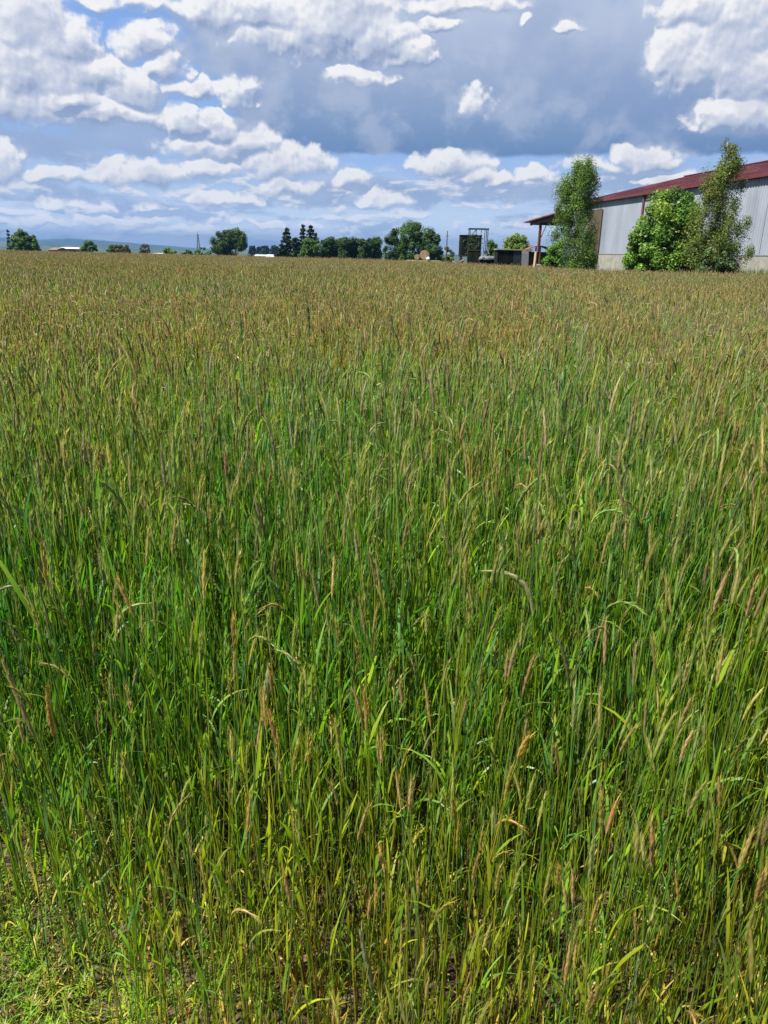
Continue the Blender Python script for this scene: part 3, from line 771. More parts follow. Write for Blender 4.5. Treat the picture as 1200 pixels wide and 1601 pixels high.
blob_tree('broadleaf_tree', 'darker lower tree at the left side of the big clump', 'tree', 143, [(366, 608, 626), (376, 600, 632), (388, 598, 634), (401, 600, 632)], 10920, 0.17, DK, 72, 60)
blob_tree('broadleaf_tree', 'narrow tree with a pointed top at the right side of the big clump', 'tree', 137, [(363, 664, 674), (374, 660, 688), (386, 662, 694), (401, 664, 697)], 11760, 0.17, ((.03, .075, .02), (.06, .12, .03)), 73, 60)
blob_tree('bush', 'light green sapling bush at the right foot of the big tree clump', 'bush', 120, [(391, 694, 702), (399, 692, 710), (405, 692, 716)], 3150, 0.14, ((.06, .12, .03), (.12, .18, .04)), 74, 24)
blob_tree('broadleaf_tree', 'yellow-green tree crown showing above the long dark trailer', 'tree', 105, [(373, 796, 822), (380, 786, 828), (388, 784, 830)], 8820, 0.14, ((.11, .19, .02), (.2, .28, .035)), 75, 50)
blob_tree('bush', 'small pointed green bush between the dark bin and the long trailer', 'bush', 95, [(380, 766, 770), (386, 760, 776), (395, 757, 780)], 3990, 0.13, MD, 76, 30)
# far-off wood, bluish with distance: single spruces one can tell apart only as a mass
def far_wood():
    rg = np.random.default_rng(88); P_ = []
    for i in range(34):
        px = rg.uniform(388, 434); Y = rg.uniform(560, 640); top = at(px, 384 + abs(rg.normal(0, 2.5)), Y); gz0 = float(gz(top.x, Y)); h = top.z - gz0
        m = 170; t = rg.random(m); a = rg.uniform(0, 6.28, m); r = 3.2 * (1 - t) ** .8 * rg.random(m) ** .4
        P_.append(np.stack([top.x + r * np.cos(a), Y + r * np.sin(a), gz0 + h * t], 1))
    p = np.concatenate(P_); nn = rg.normal(0, 1, p.shape); nn /= np.linalg.norm(nn, axis=1)[:, None]
    V, F, C = leaves(p, nn, 1.5, np.array((.03, .055, .035)) * rg.uniform(.6, 1.4, (len(p), 1)), rg)
    tag(np_obj('far_wood', V, F, M_leaf, C), 'bluish far-off spruce wood left of the conifer group', 'wood', kind='stuff')
far_wood()
def verge():
    """grasses behind the far edge of the crop"""
    rg = np.random.default_rng(5); P_ = []
    N = 34000; t = rg.uniform(rad(-33), rad(31), N); R = np.interp(t, _az, _rr) + rg.random(N) ** 1.5 * 9 + .3
    x = np.sin(t) * R; y = np.cos(t) * R
    h = rg.uniform(.5, 1.0, N) * np.where(t > rad(21.5), 1.42, np.where(t > rad(9), 1.12, .85)); w = .02 + .02 * rg.random(N); a = rg.uniform(0, 6.28, N)
    lx, ly = rg.normal(0, .14, N), rg.normal(0, .14, N); z0 = gz(x, y)
    V = np.stack([np.stack([x - np.cos(a) * w, y - np.sin(a) * w, z0], 1), np.stack([x + np.cos(a) * w, y + np.sin(a) * w, z0], 1), np.stack([x + lx, y + ly, z0 + h], 1)], 1).reshape(-1, 3)
    col = np.array((.11, .21, .022)) * rg.uniform(.6, 1.4, (N, 1)) * np.array((1, 1, 1)); col[rg.random(N) < .25] = (.22, .22, .05)
    tag(np_obj('verge_grass', V, np.arange(3 * N).reshape(-1, 3), M_leaf, np.repeat(col, 3, 0)), 'tall bright green grass along the far edge of the rye', 'grass', kind='stuff')
verge()

# ------------------------------------------------------------ the long shed
M_clad = surf('pale_sheet_metal', (.20, .222, .262), (.155, .175, .212), .8, .45, stretch=(1, 1, .35), spec=.4, c3=(.135, .15, .18), scale3=.35)
M_conc = surf('concrete', (.20, .196, .172), (.13, .13, .115), 2.2, .9, bump=.01, c3=(.2, .2, .16), scale3=.9)
M_roof = surf('maroon_roof', (.10, .030, .033), (.075, .026, .028), 1.0, .5, c3=(.20, .06, .06), scale3=.5)
M_fascia = surf('dark_red_trim', (.085, .02, .022), (.06, .016, .018), 2, .5)
M_steel = surf('red_brown_steel', (.12, .04, .035), (.08, .03, .028), 4, .6)
M_brown = surf('brown_boards', (.062, .046, .028), (.045, .035, .022), 5, .8, stretch=(4, 4, .4))
M_woodgrey = surf('weathered_timber', (.09, .065, .045), (.05, .038, .028), 5, .9, stretch=(1, 1, .2))
def shed():
    A = Vector((22.98, 49.49, 0)); B = Vector((18.52, 81.27, 0)); d = (B - A).normalized(); n = Vector((-d.y, d.x, 0))   # n points out of the wall, to the left
    if n.x > 0: n = -n
    L = (B - A).length; s0 = -23.0; HE = 6.72; PL = 1.98; WID = 24.0; RISE = 2.86
    M = Matrix(((d.x, -n.x, 0, A.x), (d.y, -n.y, 0, A.y), (0, 0, 1, 0), (0, 0, 0, 1)))     # local: x along the wall to the far end, y into the shed
    COLX = 16.1
    root = empty('metal_shed', A, 'long pale corrugated shed with a maroon roof and open lean-to at its far end', 'shed')
    root.matrix_world = M
    def bx(name, mat, *boxes):
        mb = MB()
        for q in boxes: mb.box(*q)
        return mb.build(name, mat, root)
    # ribbed cladding: a trapezoid profile 0.28 m wide, 45 mm deep
    def ribbed(name, x0, x1, y, z0, z1, sgn=-1, pitch=.28, dep=.045, mat=M_clad):
        mb = MB(); x = x0; pts = []
        while x < x1 - 1e-6:
            for fx, fy in ((0, 0), (.42, 0), (.52, 1), (.9, 1)): 
                if x + fx * pitch < x1: pts.append((x + fx * pitch, y + sgn * fy * dep))
            x += pitch
        pts.append((x1, y))
        for (xa, ya), (xb, yb) in zip(pts[:-1], pts[1:]): mb.quad((xa, ya, z0), (xb, yb, z0), (xb, yb, z1), (xa, ya, z1))
        return mb.build(name, mat, root)
    seams = [s0, -11.0, -.5, 7.6, COLX, L]
    for i in range(len(seams) - 1):
        ribbed('wall_cladding', seams[i] + .02, seams[i+1] - .02, 0, PL + .06, HE - .02, pitch=.28 if i < 3 else .2, dep=.036 if i < 3 else .018)
    bx('flashing_strip', M_fascia.copy() if False else surf('grey_flashing', (.12, .13, .15), (.09, .10, .12), 3, .5), (s0, L, -.07, .02, PL, PL + .06))
    bx('plinth', M_conc, (s0, L, -.05, .35, -.3, PL))
    for x in (seams[1], COLX):
        bx('column', M_steel, (x - .11, x + .11, -.16, -.055, -.1, HE - .05))
    bx('side_door', M_brown, (24.2, 27.4, -.13, -.06, 1.3, HE - .8))
    bx('gable_wall', M_clad, (L - .02, L + .12, .36, WID, -.2, HE - .1))
    bx('back_wall', M_clad, (s0, L - .05, WID - .2, WID - .02, -.2, HE - .1))
    g = MB(); g.v = [(L + .02, .1, HE - .1), (L + .02, WID - .1, HE - .1), (L + .02, WID / 2, HE + RISE - .25)]; g.f = [(0, 1, 2)]; g.build('gable_panel', M_clad, root)
    # roof slopes with standing ribs
    def slope(name, ya, za, yb, zb):
        mb = MB(); x = s0 - .6; e = L + .7; k = 0
        th = .10
        mb.hexa([(x, ya, za - th), (e, ya, za - th), (e, yb, zb - th), (x, yb, zb - th)], [(x, ya, za), (e, ya, za), (e, yb, zb), (x, yb, zb)])
        xr = x + .02
        while xr < e - .1:
            mb.hexa([(xr, ya, za + .002), (xr + .07, ya, za + .002), (xr + .07, yb, zb + .002), (xr, yb, zb + .002)], [(xr, ya, za + .05), (xr + .07, ya, za + .05), (xr + .07, yb, zb + .05), (xr, yb, zb + .05)])
            xr += .5
        return mb.build(name, M_roof, root)
    sl = RISE / (WID / 2); ov = .28
    slope('roof', -ov, HE - sl * ov + .12, WID / 2, HE + RISE + .12)
    slope('roof', WID + ov, HE - sl * ov + .12, WID / 2, HE + RISE + .12)
    bx('ridge_cap', M_fascia, (s0 - .6, L + .7, WID / 2 - .2, WID / 2 + .2, HE + RISE + .17, HE + RISE + .24))
    bx('eave_fascia', M_fascia, (s0 - .6, L + .7, -ov - .04, -ov - .003, HE - sl * ov - .10, HE - sl * ov + .14))
    bx('soffit', M_fascia, (s0 - .6, L + .7, -ov, -.06, HE - sl * ov - .08, HE - sl * ov - .04))
    # lean-to at the far end: its roof falls away from the gable
    x1 = L + 14.4; zt, zl = HE - .42, HE - 1.15; xp = L + 10.2; zp = zt + (zl - zt) * (10.2 / 14.4)
    c = MB(); c.hexa([(L + .72, -.45, zt - .12), (x1, -.45, zl - .12), (x1, 9, zl - .12), (L + .72, 9, zt - .12)], [(L + .72, -.45, zt), (x1, -.45, zl), (x1, 9, zl), (L + .72, 9, zt)])
    c.build('canopy_roof', M_roof, root)
    c = MB(); c.hexa([(L + .14, .15, zt - .42), (x1 - .6, .15, zl - .42), (x1 - .6, .33, zl - .42), (L + .14, .33, zt - .42)], [(L + .14, .15, zt - .13), (x1 - .6, .15, zl - .13), (x1 - .6, .33, zl - .13), (L + .14, .33, zt - .13)])
    c.box(x1 - .9, x1 - .75, .34, 8.8, zl - .36, zl - .10)
    c.build('canopy_beam', M_steel, root)
    bx('canopy_post', M_steel, (xp - .14, xp + .14, .1, .36, -.2, zp - .46))
    bx('canopy_post', M_steel, (xp - .14, xp + .14, 8.4, 8.66, -.2, zp - .46))
    c = MB(); c.tube([(xp - .1, .22, 3.4), (xp - 2.4, .22, zp - .45)], .05, 6); c.build('brace', M_steel, root)
    return root
shed()

# ------------------------------------------------------------ the yard beyond the crop
M_dark = surf('dark_boards', (.010, .0095, .008), (.005, .005, .0045), 5, .9, stretch=(3, 3, .4), c3=(.014, .018, .008), scale3=1.1, spec=.08)
M_tarp = surf('dark_green_tarp', (.006, .016, .015), (.004, .010, .010), 3, .6)
M_cream = surf('cream_sheet', (.22, .205, .15), (.14, .13, .09), 3, .8)
M_blue = surf('blue_painted_steel', (.035, .06, .09), (.03, .045, .07), 5, .5)
M_rust = surf('rusty_sheet', (.11, .035, .022), (.06, .025, .018), 2.5, .8, c3=(.15, .07, .035), scale3=2)
M_rub = surf('black_rubber', (.015, .015, .015), (.02, .02, .02), 8, .8)
M_grey = surf('grey_sheet', (.10, .10, .105), (.06, .062, .068), 3, .6)
M_cut = surf('cut_wood', (.30, .21, .12), (.22, .14, .08), 8, .8)
M_logbark = surf('pale_bark', (.17, .12, .07), (.12, .085, .05), 6, .9)
M_white = surf('white_paint', (.72, .72, .70), (.6, .6, .58), 2, .6)
M_turf = surf('turf_heap', (.07, .085, .03), (.12, .10, .05), 1.2, .95, bump=.05)
def B(root, name, mat, *boxes):
    mb = MB()
    for q in boxes: mb.box(*q)
    return mb.build(name, mat, root)
def wheel(root, x, y, r, w, hubm=M_grey):
    t = MB(); t.tube([(x, y - w / 2, r), (x, y + w / 2, r)], [r, r], 18); ty = t.build('wheel', M_rub, root)
    t = MB(); t.tube([(x, y - w / 2 - .02, r), (x, y + w / 2 + .02, r)], [r * .5, r * .5], 12); t.build('rim', hubm, ty)
def bin_stack():
    Y = 81.0; a, c = at(718, 400, Y), at(749, 400, Y); top = at(733, 368, Y).z; x0 = a.x; w = c.x - a.x
    r = empty('slatted_bin', (x0 + w / 2, Y, 0), 'tall dark slatted storage bin with a leafy green streak beside the blue frame', 'storage bin')
    h = w / 2; zb = top - 2.05
    for s in (-1, 1):
        mb = MB()
        for i in range(9):
            x = -h + .02 + i * (w - .04) / 9; mb.box(x, x + (w - .04) / 9 - .03, s * h - .03, s * h + .03, zb + .1, top - .07)
        mb.build('slat_panel', M_dark, r)
        mb = MB()
        for i in range(9):
            y = -h + .05 + i * (w - .1) / 9; mb.box(s * h - .03, s * h + .03, y, y + (w - .1) / 9 - .03, zb + .1, top - .07)
        mb.build('slat_panel', M_dark, r)
    B(r, 'rim', M_dark, (-h - .06, h + .06, -h - .06, h + .06, top - .06, top + .02))
    B(r, 'floor_deck', M_dark, (-h - .05, h + .05, -h - .05, h + .05, zb, zb + .09))
    for sx in (-1, 1):
        for sy in (-1, 1): B(r, 'leg', M_steel, (sx * h * .85 - .06, sx * h * .85 + .06, sy * h * .85 - .06, sy * h * .85 + .06, -.1, zb - .002))
    rg = np.random.default_rng(3); n = 900; p = np.stack([rg.normal(.12 * w, .17 * w, n), -h - .06 - rg.random(n) * .12, rg.uniform(zb + .2, top + .05, n)], 1)
    nn = rg.normal(0, .4, (n, 3)) + (0, -1, .3); nn /= np.linalg.norm(nn, axis=1)[:, None]
    V, F, C = leaves(p, nn, .1, np.array((.03, .065, .016)) * rg.uniform(.6, 1.4, (n, 1)), rg); np_obj('creeper', V, F, M_leaf, C, r)
bin_stack()
def frame_rack():
    Y = 84.0; a, c = at(735, 357, Y), at(763, 357, Y); w = c.x - a.x; top = a.z; D = 1.3
    r = empty('steel_frame', (a.x + w / 2, Y, 0), 'tall open frame of thin blue steel bars standing behind the dark bin', 'frame'); h = w / 2; t = .04
    for sx in (-1, 1):
        for sy in (0, 1): B(r, 'post', M_blue, (sx * h - t, sx * h + t, sy * D - t, sy * D + t, -.1, top - .1))
    for sy in (0, 1): B(r, 'rail', M_blue, (-h - .1, h + .1, sy * D - .06, sy * D + .06, top - .098, top + .04))
    for sx in (-1, 1): B(r, 'rail', M_blue, (sx * h - .05, sx * h + .05, .062, D - .062, top - .09, top + .02))
    for x in (-.15 * w, .12 * w, .32 * w): B(r, 'bar', M_blue, (x - .03, x + .03, -.03, .03, 1.2, top - .1))
    for z in (top - .75, 1.15): B(r, 'cross_bar', M_blue, (-h + .05, -.17 * w, -.035, .035, z, z + .07))
    for q in ([(-h, .0, top - .7), (-.16 * w, 0, top - .12)], [(-h, D, top - 1.2), (-.1 * w, D, top - .12)]):
        mb = MB(); mb.tube(q, .03, 6); mb.build('brace', M_blue, r)
frame_rack()
def small_machine():
    Y = 79.0; a, c = at(726, 400, Y), at(752, 400, Y); w = c.x - a.x; z = at(740, 391, Y).z
    r = empty('farm_machine', (a.x + w / 2, Y, 0), 'low dark farm implement under and right of the tall bin', 'farm implement')
    B(r, 'frame', M_dark, (-w / 2, w / 2, -.5, .5, .55, .7)); B(r, 'hopper', M_dark, (-w * .32, w * .36, -.42, .42, .702, z - .05))
    B(r, 'lid', M_brown, (-w * .34, w * .38, -.45, .45, z - .048, z))
    B(r, 'drawbar', M_steel, (w / 2 + .002, w / 2 + .7, -.06, .06, .58, .68))
    for s in (-1, 1): wheel(r, -.1, s * .62, .36, .2)
    for k in range(4):
        mb = MB(); mb.tube([(-w * .4 + k * .3, 0, .56), (-w * .4 + k * .3 - .15, 0, .3), (-w * .4 + k * .3 + .05, 0, .08)], .03, 5); mb.build('tine', M_steel, r)
small_machine()
def sheet_pile():
    Y = 77.5; a, c = at(749, 400, Y), at(775, 400, Y); w = c.x - a.x; z = at(760, 398.5, Y).z
    r = empty('covered_pile', (a.x + w / 2, Y, 0), 'dark low pile with a pale sheet over its top, left of the long trailer', 'pile')
    mb = MB(); n = 7
    for i in range(n): mb.box(-w / 2 + i * w / n + .01, -w / 2 + (i + 1) * w / n - .01, -.6, .6, -.05, z - .32 + .08 * math.sin(i * 1.7))
    mb.build('pile_core', M_dark, r)
    rg = np.random.default_rng(4); nx, ny = 16, 8; V = []
    for j in range(ny):
        for i in range(nx):
            e = max(abs(i / (nx - 1) * 2 - 1), abs(j / (ny - 1) * 2 - 1)); V.append((-w / 2 - .05 + i / (nx - 1) * (w + .1), -.68 + j / (ny - 1) * 1.36, z - .12 + .05 * rg.normal() - .32 * e ** 6))
    F = [(j*nx+i, j*nx+i+1, (j+1)*nx+i+1, (j+1)*nx+i) for j in range(ny-1) for i in range(nx-1)]
    o = np_obj('cover_sheet', V, F, M_grey, None, r, True); m = o.modifiers.new('t', 'SOLIDIFY'); m.thickness = .02
sheet_pile()
def trailer():
    Y = 76.0; a, c = at(774, 400, Y), at(829, 400, Y); w = c.x - a.x; z = at(800, 388.5, Y).z; h = w / 2
    r = empty('box_trailer', (a.x + h, Y, 0), 'long dark box trailer with a thin cream roof left of the canopy post', 'trailer')
    mb = MB(); mb.box(-h + .05, -.1, -1, 1, .62, z - .16)
    for i in range(8): mb.box(-h + .1 + i * (h - .2) / 8, -h + .14 + i * (h - .2) / 8, -1.03, -1.002, .66, z - .2)
    mb.build('body', M_dark, r)
    B(r, 'tarp_side', M_tarp, (-.096, h * .82, -1.02, 1.0, .62, z - .2))
    B(r, 'roof', M_cream, (-h - .06, h * .98, -1.12, 1.12, z - .158, z - .05)); B(r, 'chassis', M_dark, (-h, h, -.8, .8, .45, .615))
    B(r, 'drawbar', M_steel, (h + .002, h + .9, -.06, .06, .47, .57))
    for x in (-h * .55, h * .4):
        for s in (-1, 1): wheel(r, x, s * .9, .38, .22)
trailer()
def rusty_shelter():
    Y = 84.0; a, c = at(818, 400, Y), at(862, 400, Y); w = c.x - a.x; z = at(835, 382.5, Y).z; h = w / 2
    r = empty('rusty_shelter', (a.x + h, Y, 0), 'low shelter with a curved rusty red sheet roof behind the canopy post', 'shelter')
    mb = MB(); n = 10
    pf = [(-h + w * i / n, z - .55 * ((i / n * 2 - 1) ** 2) - .1) for i in range(n + 1)]
    for (xa, za), (xb, zb) in zip(pf[:-1], pf[1:]): mb.hexa([(xa, -1.4, za - .05), (xb, -1.4, zb - .05), (xb, 1.4, zb - .05), (xa, 1.4, za - .05)], [(xa, -1.4, za), (xb, -1.4, zb), (xb, 1.4, zb), (xa, 1.4, za)])
    mb.build('roof', M_rust, r)
    for sx in (-1, 0, 1):
        for sy in (-1, 1): 
            zt = z - .18 - .5 * abs(sx) * .85
            B(r, 'post', M_woodgrey, (sx * h * .9 - .07, sx * h * .9 + .07, sy * 1.2 - .07, sy * 1.2 + .07, -.1, zt))
    B(r, 'back_wall', M_rust, (-h * .9, h * .9, 1.28, 1.33, 0, z - .72))
rusty_shelter()
def misc():
    Y = 72.5
    p = at(822, 399, Y); r = empty('sheet_panel', (p.x, Y, 0), 'pale grey sheet panel leaning right of the long trailer', 'panel')
    mb = MB(); mb.hexa([(-.32, 0, .0), (.32, 0, .0), (.32, .04, 0), (-.32, .04, 0)], [(-.32, .5, 2.15), (.32, .5, 2.15), (.32, .54, 2.15), (-.32, .54, 2.15)]); mb.build('sheet', M_grey, r)
    B(r, 'stay', M_woodgrey, (-.05, .05, .62, .70, -.05, 1.9))
    Y = 56.0; p = at(835.5, 410, Y); r = empty('timber_post', (p.x, Y, 0), 'pale weathered timber post just left of the canopy post', 'post')
    mb = MB(); mb.tube([(0, 0, -.2), (.02, 0, .9), (.05, 0, at(835, 394, Y).z)], [.13, .12, .10], 8); mb.build('shaft', surf('pale_timber', (.36, .25, .16), (.25, .17, .11), 4, .9, stretch=(1, 1, .2)), r)
    mb = MB(); mb.tube([(.05, 0, at(835, 394, Y).z), (.05, 0, at(835, 394, Y).z + .03)], [.105, .08], 8); mb.build('cut_top', M_cut, r)
    Y = 66.0; p = at(845, 410, Y); r = empty('sack_heap', (p.x, Y, 0), 'dull purple heap of sacks at the foot of the canopy post', 'sacks')
    rg = np.random.default_rng(6)
    for k in range(5):
        bm = bmesh.new(); bmesh.ops.create_icosphere(bm, subdivisions=2, radius=1)
        for v in bm.verts: v.co = Vector((v.co.x * .42 + rg.normal(0, .02), v.co.y * .3, v.co.z * .19 + rg.normal(0, .015))) + Vector(((k % 2) * .5 - .25, rg.uniform(-.1, .1), .19 + (k // 2) * .36))
        me = bpy.data.meshes.new('sack'); bm.to_mesh(me); bm.free(); me.materials.append(surf('sack_cloth', (.16, .10, .13), (.10, .07, .09), 5, .9)); link(bpy.data.objects.new('sack', me), r)
    # low wooden table with pale things left of the tall bin
    Y = 80.0; p = at(713, 404, Y); r = empty('junk_heap', (p.x, Y, 0), 'low heap of pale and grey scrap at the left foot of the tall bin', 'scrap heap')
    for k, (m, nm) in enumerate(((M_grey, 'scrap_sheet'), (M_woodgrey, 'plank'), (M_cream, 'scrap_sheet'), (M_dark, 'plank'), (M_woodgrey, 'plank'))):
        Mx = Matrix.Translation((-.4 + k * .2, -.1 * k, .55 + .12 * k)) @ Euler((rg.uniform(-.7, .7), rg.uniform(-.6, .6), rg.uniform(-1, 1))).to_matrix().to_4x4()
        mb = MB(); mb.box(-.5, .5, -.22, .22, -.03, .03, Mx); mb.build(nm, m, r)
    mb = MB(); mb.tube([(0, 0, -.05), (0, 0, .3), (0, 0, .75)], [.9, .7, .25], 10); mb.build('earth_base', M_turf, r)
misc()
def logs():
    Y = 101.0; c = at(662, 404, Y); top = .95
    V = []; F = []; rg = np.random.default_rng(9); nr, ns = 7, 22
    for i in range(nr):
        t = i / (nr - 1)
        for j in range(ns):
            a = 6.2832 * j / ns; R = 3.4 - 1.7 * t; V.append((c.x + R * math.cos(a) * 1.2, Y + .6 + R * math.sin(a) * .8, top * t ** .9 + rg.normal(0, .03) * (0 < i < nr - 1) - .02))
    for i in range(nr - 1):
        for j in range(ns): F.append((i*ns+j, i*ns+(j+1) % ns, (i+1)*ns+(j+1) % ns, (i+1)*ns+j))
    k = (nr - 1) * ns; mid = len(V); V.append((c.x, Y + .6, top)); me = bpy.data.meshes.new('mound')
    F += [(k + j, k + (j + 1) % ns, mid) for j in range(ns)]
    me.from_pydata(V, [], F); me.materials.append(M_turf); tag(link(bpy.data.objects.new('earth_mound', me)), kind='structure')
    for (px, py, r_, L, lab) in ((663, 402.2, .60, 2.4, 'thickest pale log lying end-on before the big tree clump'), (651.5, 403.6, .34, 1.6, 'thin pale log end-on, left of the thickest one')):
        p = at(px, py, Y - .7); root = empty('log', (p.x, Y - .7, top), lab, 'log', 'cut logs before the tree clump')
        mb = MB(); mb.tube([(0, 0, r_), (.25, L, r_)], [r_, r_ * .92], 16); mb.build('bark', M_logbark, root)
        mb = MB(); mb.tube([(0, -.03, r_), (0, -.002, r_)], [r_ * .93, r_ * .95], 16); mb.build('cut_face', M_cut, root)
    p = at(669, 405.2, Y - 1.1); root = empty('stone_block', (p.x, Y - 1.0, top), 'small white block at the right foot of the thickest log', 'block')
    bm = bmesh.new(); bmesh.ops.create_icosphere(bm, subdivisions=2, radius=.24)
    for v in bm.verts: v.co *= rg.uniform(.85, 1.1); v.co.z = max(v.co.z, -.15) + .15
    me = bpy.data.meshes.new('stone'); bm.to_mesh(me); bm.free(); me.materials.append(M_white); link(bpy.data.objects.new('stone', me), root)
logs()
def mast(px, ptop, Y, label, lattice):
    b = gx(px, 398, Y); h = hz(px, ptop, Y); r = empty('radio_mast' if lattice else 'utility_pole', b, label, 'mast' if lattice else 'pole')
    if lattice:
        w = 1.0
        for sx, sy in ((-1, -1), (1, -1), (1, 1), (-1, 1)):
            mb = MB(); mb.tube([(sx * w, sy * w, -.2), (sx * .2, sy * .2, h * .93)], .10, 5); mb.build('leg', M_grey, r)
        mb = MB(); n = 12
        for i in range(n):
            t0, t1 = i / n, (i + 1) / n; w0, w1 = w + (.2 - w) * t0, w + (.2 - w) * t1
            for k in range(4):
                q = [(-1, -1), (1, -1), (1, 1), (-1, 1)]; a, c = q[k], q[(k + 1) % 4]
                mb.tube([(a[0] * w0, a[1] * w0, h * .93 * t0), (c[0] * w1, c[1] * w1, h * .93 * t1)], .045, 4)
        mb.build('lattice', M_grey, r)
        mb = MB(); mb.tube([(0, 0, h * .93), (0, 0, h)], .08, 5); mb.build('antenna', M_grey, r)
    else:
        mb = MB(); mb.tube([(0, 0, -.2), (0, 0, h)], [.11, .06], 8); mb.build('pole', M_woodgrey, r)
        mb = MB(); mb.box(-.28, .28, -.05, .05, h - .75, h - .68); mb.build('crossarm', M_woodgrey, r)
mast(310.5, 362, 330, 'thin grey lattice mast rising left of the pair of round trees', True)
mast(697.5, 361, 118, 'thin wooden pole between the tree clump and the tall dark bin', False)
def far_building(name, label, Y, x0, x1, ptop, peave, roofmat, wallmat, depth, cat='building'):
    a, c = at(x0, ptop, Y), at(x1, ptop, Y); w = c.x - a.x; g = float(gz(a.x, Y)); b = Vector(((a.x + c.x) / 2, Y, g)); zt = at((x0 + x1) / 2, ptop, Y).z - g; ze = at((x0 + x1) / 2, peave, Y).z - g
    r = empty(name, b, label, cat); h = w / 2
    B(r, 'wall', wallmat, (-h + .2, h - .2, .2, depth - .2, -.3, ze - .02))
    mb = MB(); mb.hexa([(-h, 0, ze), (h, 0, ze), (h, depth, ze), (-h, depth, ze)], [(-h, depth / 2 - .1, zt), (h, depth / 2 - .1, zt), (h, depth / 2 + .1, zt), (-h, depth / 2 + .1, zt)]); mb.build('roof', roofmat, r)
    for k in range(max(2, int(w / 5))):
        x = -h + (k + .5) * w / max(2, int(w / 5)); f = B(r, 'window', M_dark, (x - .5, x + .5, .14, .198, ze - 1.6, ze - .6))
    return r
M_roofbrown = surf('dull_brown_roof', (.13, .085, .075), (.10, .07, .065), 1, .8)
M_roofwhite = surf('bright_metal_roof', (.45, .46, .49), (.38, .40, .44), .3, .35)
M_glassy = surf('pale_green_sheet', (.30, .38, .33), (.22, .30, .26), 1, .4)
far_building('long_barn', 'long low barn with a bright white roof at the left end of the field', 240, 84, 123, 386.6, 388.8, M_roofwhite, M_roofbrown, 12, 'barn')
far_building('house', 'low house with a dull brown roof left of the long white roof', 215, 73, 87, 386.8, 390.5, M_roofbrown, M_cream, 9, 'house')
far_building('greenhouse', 'low pale green shed left of the small white roof', 200, 396, 416, 398, 400.4, M_glassy, M_cream, 6, 'shed')
far_building('white_shed', 'small shed with a white roof before the far-off spruce wood', 195, 414.5, 427, 398, 402.5, M_roofwhite, M_cream, 6, 'shed')
far_building('flat_barn', 'tiny pale roofed barn between two bushes left of the radio mast', 330, 237, 251, 395.6, 397.2, M_roofwhite, M_cream, 10, 'barn')

# ------------------------------------------------------------ single rye stalks that stand out from the crop
def stalk(label, p_tip, p_base, dist, r, col, seed, mid=None, leaves_=2, n_awn=44, awn=.03):
    """p_tip and p_base: photo pixels of the ear's two ends; dist: forward distance"""
    rg = np.random.default_rng(seed)
    b = np.array(at(*p_base, dist)); t = np.array(at(*p_tip, dist)); m = np.array(at(*mid, dist)) if mid else (b + t) / 2
    foot = np.array((b[0] + rg.normal(0, .03) - (t[0] - b[0]) * .4, b[1] + .04, .0))
    root = empty('rye_stalk', foot, label, 'rye stalk', 'rye stalks standing out from the crop')
    ear_pts = [((1-q)**2) * b + 2*q*(1-q) * (m * 2 - (b + t) / 2) + q*q * t - foot for q in np.linspace(0, 1, 13)]
    d = ear_pts[1] - ear_pts[0]; d /= np.linalg.norm(d); L = np.linalg.norm(b - foot)
    c1 = ear_pts[0] - d * L * .35; stem = [((1-q)**2) * np.zeros(3) + 2*q*(1-q) * c1 + q*q * ear_pts[0] for q in np.linspace(0, 1, 14)]
    st = Plant(); g = np.array(GREEN[rg.integers(5)]); st.tube(stem, np.linspace(.0028, .0015, 14), 6, g * 1.1, g); V, F, C = st.arrays(); np_obj('stem', V, F, M_rye, C, root)
    e = Plant(); e.ear(ear_pts, r * 1.12, 7, col, n_awn, awn, rg, .0004); V, F, C = e.arrays(); np_obj('ear', V, F, M_rye, C, root)
    for k in range(leaves_):
        lf = Plant(); q = .35 + .3 * k; i = int(q * 13); c = np.array(GREEN[rg.integers(5)]); lf.leaf(stem[i], rg.uniform(0, 6.28), rg.uniform(.15, .22), .009, 1.3, rg.uniform(.4, 2.0), 12, c, c, rg, rg.uniform(-1, 1))
        V, F, C = lf.arrays(); np_obj('leaf', V, F, M_rye, C, root)
OLV, BRN, GRY, ORG, PAL = (.20, .22, .07), (.30, .23, .11), (.22, .23, .13), (.40, .26, .07), (.30, .31, .14)
stalk('rye stalk whose pale ear arches over to the left, right of centre', (752, 893), (833, 962), 1.55, .0062, PAL, 1, mid=(812, 908), awn=.02)
stalk('dark green ear leaning right in the crossing pair right of centre', (733, 842), (706, 915), 1.58, .0068, OLV, 2)
stalk('dull green ear leaning left in the crossing pair right of centre', (690, 815), (708, 880), 1.64, .0056, GRY, 3)
stalk('long brown ear leaning right near the right edge of the photo', (1139, 890), (1102, 985), 1.60, .0056, BRN, 4)
stalk('thick grey-green ear standing upright left of the lower centre', (421, 1036), (413, 1112), 1.42, .0072, GRY, 5)
stalk('grey ear leaning left at the bottom centre among dark gaps', (562, 1452), (582, 1548), 1.02, .0072, GRY, 6, leaves_=1)
stalk('brownish upright ear just right of the grey one at the bottom centre', (650, 1440), (654, 1530), 1.04, .006, (.27, .22, .12), 7, leaves_=1)
stalk('dark drooping ear hanging to the right below the arched pale one', (872, 1000), (889, 1075), 1.38, .0055, (.15, .15, .07), 8, mid=(884, 1035))
stalk('dark ear curving left in the upper right part of the crop', (954, 712), (972, 762), 1.95, .0066, (.16, .17, .07), 9, mid=(967, 732))
stalk('fluffy orange-yellow ear at the lower left', (72, 1072), (84, 1150), 1.38, .0085, ORG, 10)
